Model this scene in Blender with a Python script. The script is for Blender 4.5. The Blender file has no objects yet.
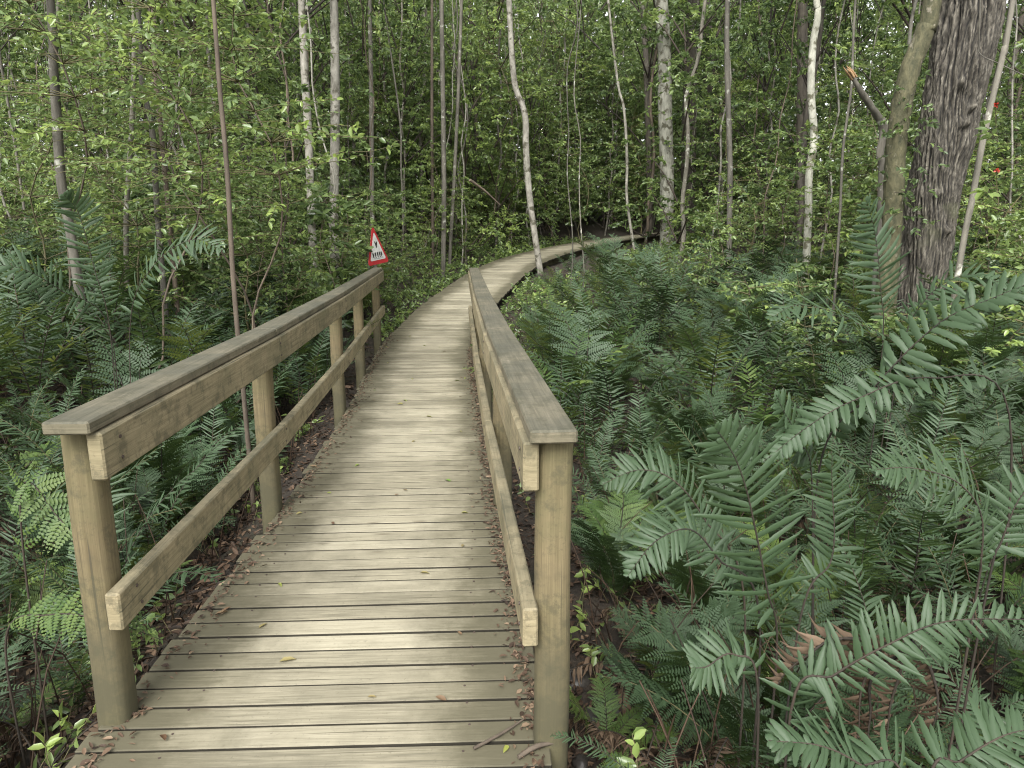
import bpy, math, random
import numpy as np
from mathutils import Vector, Matrix, noise as mnoise
random.seed(7); RS = np.random.RandomState(7)
S = bpy.context.scene; COL = S.collection
F = 711.0; TH = math.atan(149/711); H = 1.65

# ------------------------------------------------------------------ helpers
def at(px, py, Y):
    u = (px-512)/F; v = -(py-384)/F
    y = math.cos(TH)+math.sin(TH)*v; w = -math.sin(TH)+math.cos(TH)*v
    t = Y/y
    return Vector((u*t, Y, H+w*t))
def sstep(a, b, x):
    t = np.clip((np.asarray(x, float)-a)/(b-a), 0, 1); return t*t*(3-2*t)
def tag(o, label=None, cat=None, group=None, kind=None):
    if label: o['label'] = label
    if cat: o['category'] = cat
    if group: o['group'] = group
    if kind: o['kind'] = kind
    return o
def empty(name, loc, rz=0.0, sc=1.0):
    o = bpy.data.objects.new(name, None); COL.objects.link(o)
    o.location = loc; o.rotation_euler = (0, 0, rz); o.scale = (sc, sc, sc)
    o.empty_display_size = 0.1
    return o
def link(name, me, parent=None):
    o = bpy.data.objects.new(name, me); COL.objects.link(o)
    if parent: o.parent = parent
    return o
class MB:
    """collects numpy vertex / face blocks and makes one mesh"""
    def __init__(s): s.v=[]; s.f=[]; s.n=0; s.t=[]; s.m=[]; s.uv=[]
    def add(s, v, f, tint=0.5, mat=0, uv=None):
        v = np.asarray(v, float).reshape(-1, 3); f = np.asarray(f, int)
        s.v.append(v); s.f.append(f+s.n); s.n += len(v)
        s.t.append(np.broadcast_to(np.asarray(tint, float), (len(f),)))
        s.m.append(np.full(len(f), mat, int))
        s.uv.append(np.zeros((f.size, 2)) if uv is None else np.asarray(uv, float).reshape(-1, 2))
    def mesh(s, name, mats, smooth=True):
        me = bpy.data.meshes.new(name)
        V = np.concatenate(s.v); nf = sum(len(f) for f in s.f); nl = sum(f.size for f in s.f)
        me.vertices.add(len(V)); me.vertices.foreach_set('co', V.ravel())
        me.loops.add(nl); me.polygons.add(nf)
        me.loops.foreach_set('vertex_index', np.concatenate([f.ravel() for f in s.f]))
        sizes = np.concatenate([np.full(len(f), f.shape[1], int) for f in s.f])
        me.polygons.foreach_set('loop_start', np.concatenate([[0], np.cumsum(sizes)[:-1]]))
        me.polygons.foreach_set('material_index', np.concatenate(s.m))
        me.polygons.foreach_set('use_smooth', np.full(nf, smooth))
        a = me.attributes.new('tint', 'FLOAT', 'FACE'); a.data.foreach_set('value', np.concatenate(s.t))
        u = me.uv_layers.new(name='UVMap'); u.data.foreach_set('uv', np.concatenate(s.uv).ravel())
        for m in (mats if isinstance(mats, (list, tuple)) else [mats]): me.materials.append(m)
        me.update(calc_edges=True); me.validate()
        return me
    def build(s, name, mats, parent=None, smooth=True):
        return link(name, s.mesh(name, mats, smooth), parent)

def nrm(a): return a/np.maximum(np.linalg.norm(a, axis=-1, keepdims=True), 1e-9)
def tube(mb, pts, rad, n=8, tint=0.5, mat=0, wob=0.0, seed=0, cap=True):
    P = np.asarray([tuple(p) for p in pts], float); R = np.broadcast_to(np.asarray(rad, float), (len(P),))
    T = nrm(np.gradient(P, axis=0)); ref = np.array([1.0, 0.02, 0.01])
    if abs(T[:, 0]).mean() > 0.8: ref = np.array([0.0, 1.0, 0.03])
    A = nrm(np.cross(T, ref)); B = np.cross(T, A)
    th = np.linspace(0, 2*np.pi, n, endpoint=False)
    rs = np.random.RandomState(seed)
    rr = R[:, None]*(1+wob*rs.uniform(-1, 1, (len(P), n)))
    V = P[:, None]+rr[..., None]*(np.cos(th)[None, :, None]*A[:, None]+np.sin(th)[None, :, None]*B[:, None])
    m = len(P); i = np.arange(m-1)[:, None]*n; j = np.arange(n)[None]; k = (j+1) % n
    f = np.stack([i+j, i+k, i+n+k, i+n+j], -1).reshape(-1, 4)
    L = np.concatenate([[0], np.cumsum(np.linalg.norm(np.diff(P, axis=0), axis=1))])
    mb.add(V, f, tint, mat)
    if cap:
        for e, o in ((0, 1), (m-1, -1)):
            ring = V[e]; c = ring.mean(0)
            vv = np.vstack([ring, c[None]]); a = np.arange(n); b = (a+1) % n
            ff = np.stack([a, b, np.full(n, n)], -1) if o < 0 else np.stack([b, a, np.full(n, n)], -1)
            mb.add(vv, ff, tint, mat)
def smooth_pts(pts, n):
    P = np.asarray([tuple(p) for p in pts], float)
    if len(P) < 3:
        t = np.linspace(0, 1, n)[:, None]; return P[0]*(1-t)+P[-1]*t
    Q = np.vstack([2*P[0]-P[1], P, 2*P[-1]-P[-2]]); out = []
    for q in np.linspace(0, len(P)-1, n):
        i = min(int(q), len(P)-2); t = q-i; a, b, c, d = Q[i:i+4]
        out.append(0.5*((2*b)+(c-a)*t+(2*a-5*b+4*c-d)*t*t+(3*b-a-3*c+d)*t**3))
    return np.array(out)
def box(mb, c, ax, ay, az, tint=0.5, ch=0.004, mat=0, uoff=None):
    """chamfered box from its centre and three half-extent vectors; u runs along ax"""
    c = np.asarray(c, float); ax, ay, az = [np.asarray(a, float) for a in (ax, ay, az)]
    ly, lz = np.linalg.norm(ay), np.linalg.norm(az); lx = np.linalg.norm(ax)
    fy, fz, fx = max(1-ch/ly, .5), max(1-ch/lz, .5), max(1-ch/lx, .5)
    prof = [(-fy, -1), (fy, -1), (1, -fz), (1, fz), (fy, 1), (-fy, 1), (-1, fz), (-1, -fz)]
    xs = [(-1, .0), (-fx, 1), (fx, 1), (1, .0)]
    V = []; U = []
    if uoff is None: uoff = random.uniform(0, 50)
    per = [0]
    for k in range(8):
        a = np.array(prof[k])*[ly, lz]; b = np.array(prof[(k+1) % 8])*[ly, lz]; per.append(per[-1]+np.linalg.norm(b-a))
    for s, full in xs:
        for k in range(8):
            q = np.array(prof[k])
            if not full: q = np.array([np.clip(q[0], -fy, fy), np.clip(q[1], -fz, fz)])
            V.append(c+ax*s+ay*q[0]+az*q[1])
    f = []; uv = []
    for i in range(3):
        for k in range(8):
            k2 = (k+1) % 8
            f.append([i*8+k, (i+1)*8+k, (i+1)*8+k2, i*8+k2])
            u0, u1 = xs[i][0]*lx+uoff, xs[i+1][0]*lx+uoff
            uv += [(u0, per[k]+uoff*3), (u1, per[k]+uoff*3), (u1, per[k+1]+uoff*3), (u0, per[k+1]+uoff*3)]
    mb.add(V, np.array(f)[:, ::-1], tint, mat, np.array(uv).reshape(-1, 4, 2)[:, ::-1])
    for i, ordr in ((0, range(8)), (3, range(7, -1, -1))):
        uvc = []; ff = []
        for k in ordr:
            ff.append(i*8+k); q = prof[k]; uvc.append((uoff+q[0]*ly*.25, uoff*3+q[1]*lz))
        mb.add(V, np.array([ff])[:, ::-1], tint, mat, np.array(uvc)[::-1])

# ------------------------------------------------------------------ materials
def newmat(name):
    m = bpy.data.materials.new(name); m.use_nodes = True; nt = m.node_tree; nt.nodes.clear()
    return m, nt, nt.nodes, nt.links
def nd(nodes, t, **kw):
    n = nodes.new(t)
    for k, v in kw.items():
        if k in n.inputs: n.inputs[k].default_value = v
        else: setattr(n, k, v)
    return n
def ramp(nodes, stops):
    r = nodes.new('ShaderNodeValToRGB'); e = r.color_ramp.elements
    while len(e) < len(stops): e.new(0.5)
    for el, (p, c) in zip(e, stops): el.position = p; el.color = (*c, 1)
    return r
def mixc(nodes, links, fac, a, b, mode='MIX'):
    m = nodes.new('ShaderNodeMix'); m.data_type = 'RGBA'; m.blend_type = mode
    for sock, val in ((m.inputs[0], fac), (m.inputs[6], a), (m.inputs[7], b)):
        if hasattr(val, 'is_output'): links.new(val, sock)
        elif isinstance(val, (int, float)): sock.default_value = val
        else: sock.default_value = (*val, 1)
    return m.outputs[2]
def mth(nodes, links, op, a, b=None, c=None):
    m = nodes.new('ShaderNodeMath'); m.operation = op
    for i, val in enumerate((a, b, c)):
        if val is None: continue
        if hasattr(val, 'is_output'): links.new(val, m.inputs[i])
        else: m.inputs[i].default_value = val
    return m.outputs[0]
def leaf_mat(name, stops, rough=0.45, trans=0.3, spec=0.5, under=None, scale=None, spread=0.35):
    m, nt, N, L = newmat(name)
    att = nd(N, 'ShaderNodeAttribute', attribute_name='tint'); oi = N.new('ShaderNodeObjectInfo')
    x = mth(N, L, 'ADD', att.outputs['Fac'], mth(N, L, 'MULTIPLY', mth(N, L, 'SUBTRACT', oi.outputs['Random'], 0.5), spread))
    r = ramp(N, stops); L.new(x, r.inputs[0]); col = r.outputs[0]
    g = N.new('ShaderNodeNewGeometry')
    if scale:
        nz = nd(N, 'ShaderNodeTexNoise', Scale=scale, Detail=2.0)
        tc = N.new('ShaderNodeTexCoord'); L.new(tc.outputs['Object'], nz.inputs['Vector'])
        v = nd(N, 'ShaderNodeHueSaturation'); L.new(mth(N, L, 'MULTIPLY_ADD', nz.outputs['Fac'], 0.8, 0.6), v.inputs['Value']); L.new(col, v.inputs['Color']); col = v.outputs[0]
    if under: col2 = mixc(N, L, g.outputs['Backfacing'], col, under)
    else: col2 = col
    p = nd(N, 'ShaderNodeBsdfPrincipled', Roughness=rough); p.inputs['Specular IOR Level'].default_value = spec
    L.new(col2, p.inputs['Base Color'])
    t = N.new('ShaderNodeBsdfTranslucent'); h = nd(N, 'ShaderNodeHueSaturation', Hue=0.488, Saturation=0.98, Value=1.6); L.new(col, h.inputs['Color']); L.new(h.outputs[0], t.inputs['Color'])
    mx = nd(N, 'ShaderNodeMixShader', Fac=trans); L.new(p.outputs[0], mx.inputs[1]); L.new(t.outputs[0], mx.inputs[2])
    o = N.new('ShaderNodeOutputMaterial'); L.new(mx.outputs[0], o.inputs[0])
    return m
def bark_mat(name, c1, c2, spots=None, spot_amt=0.5, scale=14, stretch=5, bump=0.5, rough=0.85, dist=0.01):
    m, nt, N, L = newmat(name)
    tc = N.new('ShaderNodeTexCoord'); mp = N.new('ShaderNodeMapping'); mp.inputs['Scale'].default_value = (1, 1, 1/stretch)
    oi = N.new('ShaderNodeObjectInfo'); L.new(tc.outputs['Object'], mp.inputs[0])
    L.new(mth(N, L, 'MULTIPLY', oi.outputs['Random'], 30), mp.inputs['Location'])
    n1 = nd(N, 'ShaderNodeTexNoise', Scale=scale, Detail=6.0, Roughness=0.65); L.new(mp.outputs[0], n1.inputs['Vector'])
    r = ramp(N, [(0.3, c1), (0.68, c2)]); L.new(n1.outputs['Fac'], r.inputs[0]); col = r.outputs[0]
    if spots:
        n2 = nd(N, 'ShaderNodeTexNoise', Scale=scale*0.55, Detail=4.0, Roughness=0.6); L.new(tc.outputs['Object'], n2.inputs['Vector'])
        r2 = ramp(N, [(spot_amt, (0, 0, 0)), (spot_amt+0.07, (1, 1, 1))]); L.new(n2.outputs['Fac'], r2.inputs[0])
        col = mixc(N, L, r2.outputs[0], col, spots)
    vv = nd(N, 'ShaderNodeHueSaturation'); L.new(mth(N, L, 'MULTIPLY_ADD', oi.outputs['Random'], 0.7, 0.65), vv.inputs['Value']); L.new(col, vv.inputs['Color'])
    p = nd(N, 'ShaderNodeBsdfPrincipled', Roughness=rough); L.new(vv.outputs[0], p.inputs['Base Color'])
    b = nd(N, 'ShaderNodeBump', Strength=bump, Distance=dist); L.new(n1.outputs['Fac'], b.inputs['Height']); L.new(b.outputs[0], p.inputs['Normal'])
    o = N.new('ShaderNodeOutputMaterial'); L.new(p.outputs[0], o.inputs[0])
    return m
def wood_mat(name, light, mid, dark, algae, dirt_amt=0.5, deck=False, top_dark=0.0, foot=None):
    """weathered timber: grain runs along u (metres); each plank takes its own tone from 'tint'"""
    m, nt, N, L = newmat(name)
    uv = N.new('ShaderNodeUVMap'); att = nd(N, 'ShaderNodeAttribute', attribute_name='tint')
    tc = N.new('ShaderNodeTexCoord'); geo = N.new('ShaderNodeNewGeometry')
    mp = N.new('ShaderNodeMapping'); mp.inputs['Scale'].default_value = (1.6, 38, 1); L.new(uv.outputs[0], mp.inputs[0])
    g1 = nd(N, 'ShaderNodeTexNoise', Scale=1.7, Detail=5.0, Roughness=0.6, Distortion=0.6); L.new(mp.outputs[0], g1.inputs['Vector'])
    mp2 = N.new('ShaderNodeMapping'); mp2.inputs['Scale'].default_value = (2.2, 160, 1); L.new(uv.outputs[0], mp2.inputs[0])
    g2 = nd(N, 'ShaderNodeTexNoise', Scale=2.0, Detail=3.0, Roughness=0.6); L.new(mp2.outputs[0], g2.inputs['Vector'])
    r = ramp(N, [(0.22, dark), (0.47, mid), (0.72, light)]); 
    mix1 = mth(N, L, 'ADD', mth(N, L, 'MULTIPLY', g1.outputs['Fac'], 0.62), mth(N, L, 'MULTIPLY', g2.outputs['Fac'], 0.38))
    tt = mth(N, L, 'ADD', mix1, mth(N, L, 'MULTIPLY', mth(N, L, 'SUBTRACT', att.outputs['Fac'], 0.5), 0.42)); L.new(tt, r.inputs[0])
    col = r.outputs[0]
    # drying cracks along the grain
    mc = N.new('ShaderNodeMapping'); mc.inputs['Scale'].default_value = (0.9, 75, 1); L.new(uv.outputs[0], mc.inputs[0])
    gc = nd(N, 'ShaderNodeTexNoise', Scale=1.3, Detail=2.0, Roughness=0.5, Distortion=0.3); L.new(mc.outputs[0], gc.inputs['Vector'])
    rc_ = ramp(N, [(0.66, (0, 0, 0)), (0.71, (1, 1, 1))]); L.new(gc.outputs['Fac'], rc_.inputs[0])
    col = mixc(N, L, mth(N, L, 'MULTIPLY', rc_.outputs[0], 0.75), col, (0.045, 0.038, 0.025))
    # knots
    vm = N.new('ShaderNodeMapping'); vm.inputs['Scale'].default_value = (2.4, 9.0, 1); L.new(uv.outputs[0], vm.inputs[0])
    vo = nd(N, 'ShaderNodeTexVoronoi', Scale=1.0); L.new(vm.outputs[0], vo.inputs['Vector'])
    rk = ramp(N, [(0.05, (1, 1, 1)), (0.13, (0, 0, 0))]); L.new(vo.outputs['Distance'], rk.inputs[0])
    col = mixc(N, L, mth(N, L, 'MULTIPLY', rk.outputs[0], 0.6), col, (0.09, 0.07, 0.045))
    # blotches of dirt / algae in object space
    n3 = nd(N, 'ShaderNodeTexNoise', Scale=2.3, Detail=7.0, Roughness=0.68); L.new(tc.outputs['Object'], n3.inputs['Vector'])
    r3 = ramp(N, [(0.42, (0, 0, 0)), (0.68, (1, 1, 1))]); L.new(n3.outputs['Fac'], r3.inputs[0])
    col = mixc(N, L, mth(N, L, 'MULTIPLY', r3.outputs[0], dirt_amt), col, algae)
    # fine speckle
    n4 = nd(N, 'ShaderNodeTexNoise', Scale=55.0, Detail=3.0, Roughness=0.7); L.new(tc.outputs['Object'], n4.inputs['Vector'])
    r4 = ramp(N, [(0.60, (0, 0, 0)), (0.72, (1, 1, 1))]); L.new(n4.outputs['Fac'], r4.inputs[0])
    col = mixc(N, L, mth(N, L, 'MULTIPLY', r4.outputs[0], 0.35), col, (0.05, 0.045, 0.03))
    if deck:   # algae and grime where nobody treads: u = distance from the centre line
        sx = N.new('ShaderNodeSeparateXYZ'); e2 = N.new('ShaderNodeUVMap'); e2.uv_map = 'across'; L.new(e2.outputs[0], sx.inputs[0])
        a = mth(N, L, 'ABSOLUTE', sx.outputs[0])
        a = mth(N, L, 'ADD', a, mth(N, L, 'MULTIPLY', mth(N, L, 'SUBTRACT', n3.outputs['Fac'], 0.5), 0.55))
        a = mth(N, L, 'ADD', a, mth(N, L, 'MULTIPLY', mth(N, L, 'SUBTRACT', g1.outputs['Fac'], 0.5), 0.38))
        re = ramp(N, [(0.42, (0, 0, 0)), (0.58, (0.95, 0.95, 0.95))]); L.new(a, re.inputs[0])
        col = mixc(N, L, re.outputs[0], col, (0.034, 0.033, 0.022))
        re2 = ramp(N, [(0.26, (0, 0, 0)), (0.50, (0.72, 0.72, 0.72))]); L.new(a, re2.inputs[0])
        col = mixc(N, L, re2.outputs[0], col, (0.10, 0.09, 0.056))
    if deck:   # gap shade put into the colour: board faces turned from the sky go near-black
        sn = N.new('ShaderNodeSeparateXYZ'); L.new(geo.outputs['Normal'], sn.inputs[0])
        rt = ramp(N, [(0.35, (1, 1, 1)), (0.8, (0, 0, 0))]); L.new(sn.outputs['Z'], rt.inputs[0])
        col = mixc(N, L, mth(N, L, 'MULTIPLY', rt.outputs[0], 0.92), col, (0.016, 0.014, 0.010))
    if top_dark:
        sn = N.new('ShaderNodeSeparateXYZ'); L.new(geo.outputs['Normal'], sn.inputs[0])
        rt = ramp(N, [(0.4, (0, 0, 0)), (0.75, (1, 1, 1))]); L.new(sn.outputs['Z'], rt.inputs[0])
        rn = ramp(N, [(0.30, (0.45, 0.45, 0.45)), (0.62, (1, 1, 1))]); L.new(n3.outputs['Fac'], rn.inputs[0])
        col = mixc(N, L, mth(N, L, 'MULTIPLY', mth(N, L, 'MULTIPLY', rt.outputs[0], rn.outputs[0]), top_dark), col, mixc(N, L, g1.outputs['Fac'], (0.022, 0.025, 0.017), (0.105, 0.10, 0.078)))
    if top_dark or foot:   # mottled lichen and mould
        n6 = nd(N, 'ShaderNodeTexNoise', Scale=13.0, Detail=9.0, Roughness=0.75); L.new(tc.outputs['Object'], n6.inputs['Vector'])
        r6 = ramp(N, [(0.50, (0, 0, 0)), (0.60, (1, 1, 1))]); L.new(n6.outputs['Fac'], r6.inputs[0]); col = mixc(N, L, mth(N, L, 'MULTIPLY', r6.outputs[0], 0.5), col, (0.05, 0.048, 0.03))
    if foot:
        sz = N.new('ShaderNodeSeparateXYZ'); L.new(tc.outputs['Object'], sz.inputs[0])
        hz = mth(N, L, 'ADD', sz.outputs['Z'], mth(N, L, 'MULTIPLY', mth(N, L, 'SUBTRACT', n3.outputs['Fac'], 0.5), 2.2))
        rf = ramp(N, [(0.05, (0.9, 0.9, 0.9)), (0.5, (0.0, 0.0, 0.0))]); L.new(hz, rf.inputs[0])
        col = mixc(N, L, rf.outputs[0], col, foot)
    p = nd(N, 'ShaderNodeBsdfPrincipled', Roughness=0.78); p.inputs['Specular IOR Level'].default_value = 0.3
    L.new(col, p.inputs['Base Color'])
    b = nd(N, 'ShaderNodeBump', Strength=0.45, Distance=0.004); L.new(mth(N, L, 'ADD', mix1, mth(N, L, 'MULTIPLY', rk.outputs[0], 0.4)), b.inputs['Height']); L.new(b.outputs[0], p.inputs['Normal'])
    o = N.new('ShaderNodeOutputMaterial'); L.new(p.outputs[0], o.inputs[0])
    return m
def plain(name, c, rough=0.6, noise=0.25, scale=20):
    m, nt, N, L = newmat(name); tc = N.new('ShaderNodeTexCoord')
    n = nd(N, 'ShaderNodeTexNoise', Scale=scale, Detail=4.0); L.new(tc.outputs['Object'], n.inputs['Vector'])
    v = nd(N, 'ShaderNodeHueSaturation', Color=(*c, 1)); L.new(mth(N, L, 'MULTIPLY_ADD', n.outputs['Fac'], noise*2, 1-noise), v.inputs['Value'])
    p = nd(N, 'ShaderNodeBsdfPrincipled', Roughness=rough); L.new(v.outputs[0], p.inputs['Base Color'])
    o = N.new('ShaderNodeOutputMaterial'); L.new(p.outputs[0], o.inputs[0]); return m

M = {}
M['fern'] = leaf_mat('fern_leaf', [(0.0, (0.016, 0.030, 0.009)), (0.35, (0.034, 0.062, 0.017)), (0.7, (0.068, 0.108, 0.027)), (1.0, (0.15, 0.19, 0.042))], rough=0.54, trans=0.28, spec=0.42, under=(0.045, 0.078, 0.036), scale=60, spread=0.6)
M['fern_light'] = leaf_mat('fern_leaf_light', [(0.0, (0.035, 0.068, 0.020)), (0.5, (0.062, 0.11, 0.030)), (1.0, (0.13, 0.18, 0.042))], rough=0.5, trans=0.35, spec=0.35)
M['dead'] = leaf_mat('dead_frond', [(0.0, (0.03, 0.02, 0.013)), (0.5, (0.09, 0.062, 0.041)), (1.0, (0.20, 0.145, 0.10))], rough=0.8, trans=0.12, spec=0.15)
M['leaf'] = leaf_mat('forest_leaf', [(0.0, (0.06, 0.095, 0.038)), (0.4, (0.12, 0.18, 0.062)), (0.75, (0.195, 0.27, 0.085)), (1.0, (0.29, 0.38, 0.105))], rough=0.32, trans=0.48, spec=0.65)
M['leaf_far'] = leaf_mat('distant_leaf', [(0.0, (0.10, 0.14, 0.07)), (0.5, (0.19, 0.25, 0.115)), (1.0, (0.30, 0.36, 0.15))], rough=0.4, trans=0.4, spec=0.5)  # distance haze mixed into the leaf colour, paler and greyer than nearer leaves
M['leaf_bright'] = leaf_mat('sapling_leaf', [(0.0, (0.085, 0.135, 0.05)), (0.5, (0.15, 0.215, 0.072)), (1.0, (0.27, 0.36, 0.09))], rough=0.32, trans=0.4, spec=0.6)
M['litter'] = leaf_mat('leaf_litter', [(0.0, (0.018, 0.012, 0.008)), (0.5, (0.065, 0.040, 0.025)), (0.85, (0.15, 0.10, 0.064)), (1.0, (0.27, 0.215, 0.14))], rough=0.7, trans=0.05, spec=0.3)
M['yellow'] = leaf_mat('fallen_leaf', [(0.0, (0.10, 0.055, 0.03)), (0.45, (0.19, 0.14, 0.07)), (0.7, (0.22, 0.23, 0.05)), (1.0, (0.11, 0.19, 0.035))], rough=0.55, trans=0.1)
M['stem_dark'] = bark_mat('stem_dark', (0.012, 0.009, 0.006), (0.04, 0.029, 0.019), bump=0.2)
M['stem_green'] = bark_mat('stem_green', (0.05, 0.05, 0.02), (0.12, 0.10, 0.045), bump=0.2)
M['bark_grey'] = bark_mat('bark_grey', (0.05, 0.046, 0.036), (0.15, 0.138, 0.11), spots=(0.33, 0.33, 0.28), spot_amt=0.60, scale=12)
M['bark_pale'] = bark_mat('bark_pale', (0.09, 0.083, 0.064), (0.28, 0.265, 0.225), spots=(0.06, 0.055, 0.036), spot_amt=0.55, scale=9, stretch=2)
M['bark_white'] = bark_mat('bark_white', (0.13, 0.128, 0.10), (0.36, 0.355, 0.295), spots=(0.075, 0.07, 0.045), spot_amt=0.53, scale=11, stretch=3, bump=0.2)
M['bark_dark'] = bark_mat('bark_dark', (0.025, 0.021, 0.016), (0.085, 0.072, 0.055), spots=(0.11, 0.12, 0.08), spot_amt=0.62, scale=14)
M['bark_brown'] = bark_mat('bark_brown', (0.045, 0.034, 0.024), (0.135, 0.105, 0.075), scale=14)
M['bark_moss'] = bark_mat('bark_moss', (0.028, 0.032, 0.012), (0.12, 0.11, 0.055), spots=(0.20, 0.18, 0.13), spot_amt=0.60, scale=22, stretch=2, bump=0.9, dist=0.02)
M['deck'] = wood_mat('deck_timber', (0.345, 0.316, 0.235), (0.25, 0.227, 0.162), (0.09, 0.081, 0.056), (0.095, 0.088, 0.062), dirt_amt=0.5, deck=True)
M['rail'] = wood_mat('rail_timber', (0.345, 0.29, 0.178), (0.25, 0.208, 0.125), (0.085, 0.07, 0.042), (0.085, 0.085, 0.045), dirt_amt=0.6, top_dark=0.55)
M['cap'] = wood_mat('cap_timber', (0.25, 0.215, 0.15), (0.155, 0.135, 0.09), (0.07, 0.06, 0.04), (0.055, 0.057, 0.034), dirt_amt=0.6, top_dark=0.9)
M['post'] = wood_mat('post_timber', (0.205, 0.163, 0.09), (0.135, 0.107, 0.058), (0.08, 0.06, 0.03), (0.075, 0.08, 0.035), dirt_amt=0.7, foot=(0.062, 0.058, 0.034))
M['bearer'] = wood_mat('bearer_timber', (0.14, 0.12, 0.08), (0.09, 0.075, 0.05), (0.04, 0.035, 0.025), (0.04, 0.045, 0.02), dirt_amt=0.6)

# ------------------------------------------------------------------ the boardwalk line and the ground
PATH = [(-0.60, -2.2, 0), (-0.62, 0.3, 0), (-0.645, 2.0, 0), (-0.75, 4.1, 0), (-0.95, 6.8, 0), (-1.16, 9, 0.0), (-1.26, 11, 0.06),
        (-1.12, 12.6, 0.24), (-0.93, 13.9, 0.42), (-0.10, 17.4, 0.90), (1.15, 20.6, 1.20), (3.3, 23.6, 1.52), (6.5, 25.8, 1.82), (11, 27.0, 2.1), (16, 27.5, 2.35)]
PS = smooth_pts(PATH, 600)
PL = np.concatenate([[0], np.cumsum(np.linalg.norm(np.diff(PS, axis=0), axis=1))])
def path_at(s):
    return np.array([np.interp(s, PL, PS[:, k]) for k in range(3)])
def pdist(X, Y):
    X = np.asarray(X, float); Y = np.asarray(Y, float); sh = X.shape
    q = np.stack([X.ravel(), Y.ravel()], 1); ps = PS[::4]
    d = np.full(len(q), 1e9); zz = np.zeros(len(q)); side = np.zeros(len(q))
    for a in range(0, len(q), 20000):
        D = np.linalg.norm(q[a:a+20000, None]-ps[None, :, :2], axis=2); i = D.argmin(1)
        d[a:a+20000] = D[np.arange(len(i)), i]; zz[a:a+20000] = ps[i, 2]
        i2 = np.clip(i, 0, len(ps)-2); t = ps[i2+1, :2]-ps[i2, :2]; r = q[a:a+20000]-ps[i2, :2]
        side[a:a+20000] = np.sign(t[:, 1]*r[:, 0]-t[:, 0]*r[:, 1])
    return d.reshape(sh), zz.reshape(sh), side.reshape(sh)
def fbm(X, Y, s, sd):
    return sum(np.sin(X*s*k*1.3+sd*k+1.7*np.sin(Y*s*k*0.9+sd))*np.sin(Y*s*k*1.1+sd*2.3*k+1.3*np.sin(X*s*k+sd*k))/k for k in (1, 2.1, 4.3))
def ground_z(X, Y):
    X = np.asarray(X, float); Y = np.asarray(Y, float)
    d, zp, side = pdist(X, Y)
    near = 1-sstep(8.0, 12.0, Y)
    rise = 0.75*sstep(1.6, 6.0, d)+0.42*(side < 0)*sstep(1.8, 4.5, d)+0.35*sstep(5, 14, d)+0.03*np.maximum(d-10, 0)
    gully = -0.62-0.12*(side > 0)*sstep(1.0, 2.0, d)*(1-sstep(3, 5, d))+0.30*(side < 0)*(1-sstep(0.9, 1.5, d))
    zn = gully+rise
    zf = zp-0.20+(0.25+0.35*(side < 0))*sstep(1.0, 5, d)+0.02*np.maximum(d-6, 0)
    z = near*zn+(1-near)*zf
    z = z+0.06*fbm(X, Y, 1.1, 1.0)*sstep(0.5, 1.8, d)+0.02*fbm(X, Y, 4.3, 2.0)
    z = z+0.60*np.exp(-((X-0.34)**2+(Y-1.85)**2)/0.32**2)
    far = np.hypot(X, Y-8)
    return z+np.maximum(far-22, 0)*0.05*(1-sstep(40, 120, far)*0.6)
def gz(x, y): return float(ground_z(np.array([x]), np.array([y]))[0])

def ground_material():
    m, nt, N, L = newmat('forest_soil'); tc = N.new('ShaderNodeTexCoord')
    n1 = nd(N, 'ShaderNodeTexNoise', Scale=9.0, Detail=8.0, Roughness=0.7); L.new(tc.outputs['Object'], n1.inputs['Vector'])
    v1 = nd(N, 'ShaderNodeTexVoronoi', Scale=28.0); L.new(tc.outputs['Object'], v1.inputs['Vector'])
    n2 = nd(N, 'ShaderNodeTexNoise', Scale=0.8, Detail=4.0); L.new(tc.outputs['Object'], n2.inputs['Vector'])
    r = ramp(N, [(0.32, (0.007, 0.005, 0.0035)), (0.5, (0.020, 0.0145, 0.0095)), (0.68, (0.055, 0.040, 0.026))]); L.new(n1.outputs['Fac'], r.inputs[0])
    c = mixc(N, L, 0.35, r.outputs[0], mixc(N, L, v1.outputs['Color'], (0.01, 0.0075, 0.005), (0.05, 0.036, 0.023)))
    rm = ramp(N, [(0.56, (0, 0, 0)), (0.68, (1, 1, 1))]); L.new(n2.outputs['Fac'], rm.inputs[0])
    c = mixc(N, L, mth(N, L, 'MULTIPLY', rm.outputs[0], 0.5), c, (0.035, 0.045, 0.014))
    p = nd(N, 'ShaderNodeBsdfPrincipled', Roughness=0.9); L.new(c, p.inputs['Base Color'])
    b = nd(N, 'ShaderNodeBump', Strength=0.9, Distance=0.03); L.new(n1.outputs['Fac'], b.inputs['Height']); L.new(b.outputs[0], p.inputs['Normal'])
    o = N.new('ShaderNodeOutputMaterial'); L.new(p.outputs[0], o.inputs[0]); return m
M['soil'] = ground_material()
def axis(lo, hi, fine_lo, fine_hi, step):
    a = [fine_lo]; s = step
    while a[-1] > lo: s *= 1.18; a.append(a[-1]-s)
    b = list(np.arange(fine_lo+step, fine_hi, step)); s = step
    while b[-1] < hi: s *= 1.18; b.append(b[-1]+s)
    return np.array(a[::-1]+b)
gx = axis(-160, 160, -8, 9, 0.12); gy = axis(-60, 200, -1, 16, 0.12)
GX, GY = np.meshgrid(gx, gy, indexing='ij'); GZ = ground_z(GX, GY)
ni, nj = GX.shape; ii, jj = np.meshgrid(np.arange(ni-1), np.arange(nj-1), indexing='ij'); b0 = ii*nj+jj
mb = MB(); mb.add(np.stack([GX, GY, GZ], -1), np.stack([b0, b0+nj, b0+nj+1, b0+1], -1).reshape(-1, 4))
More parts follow.
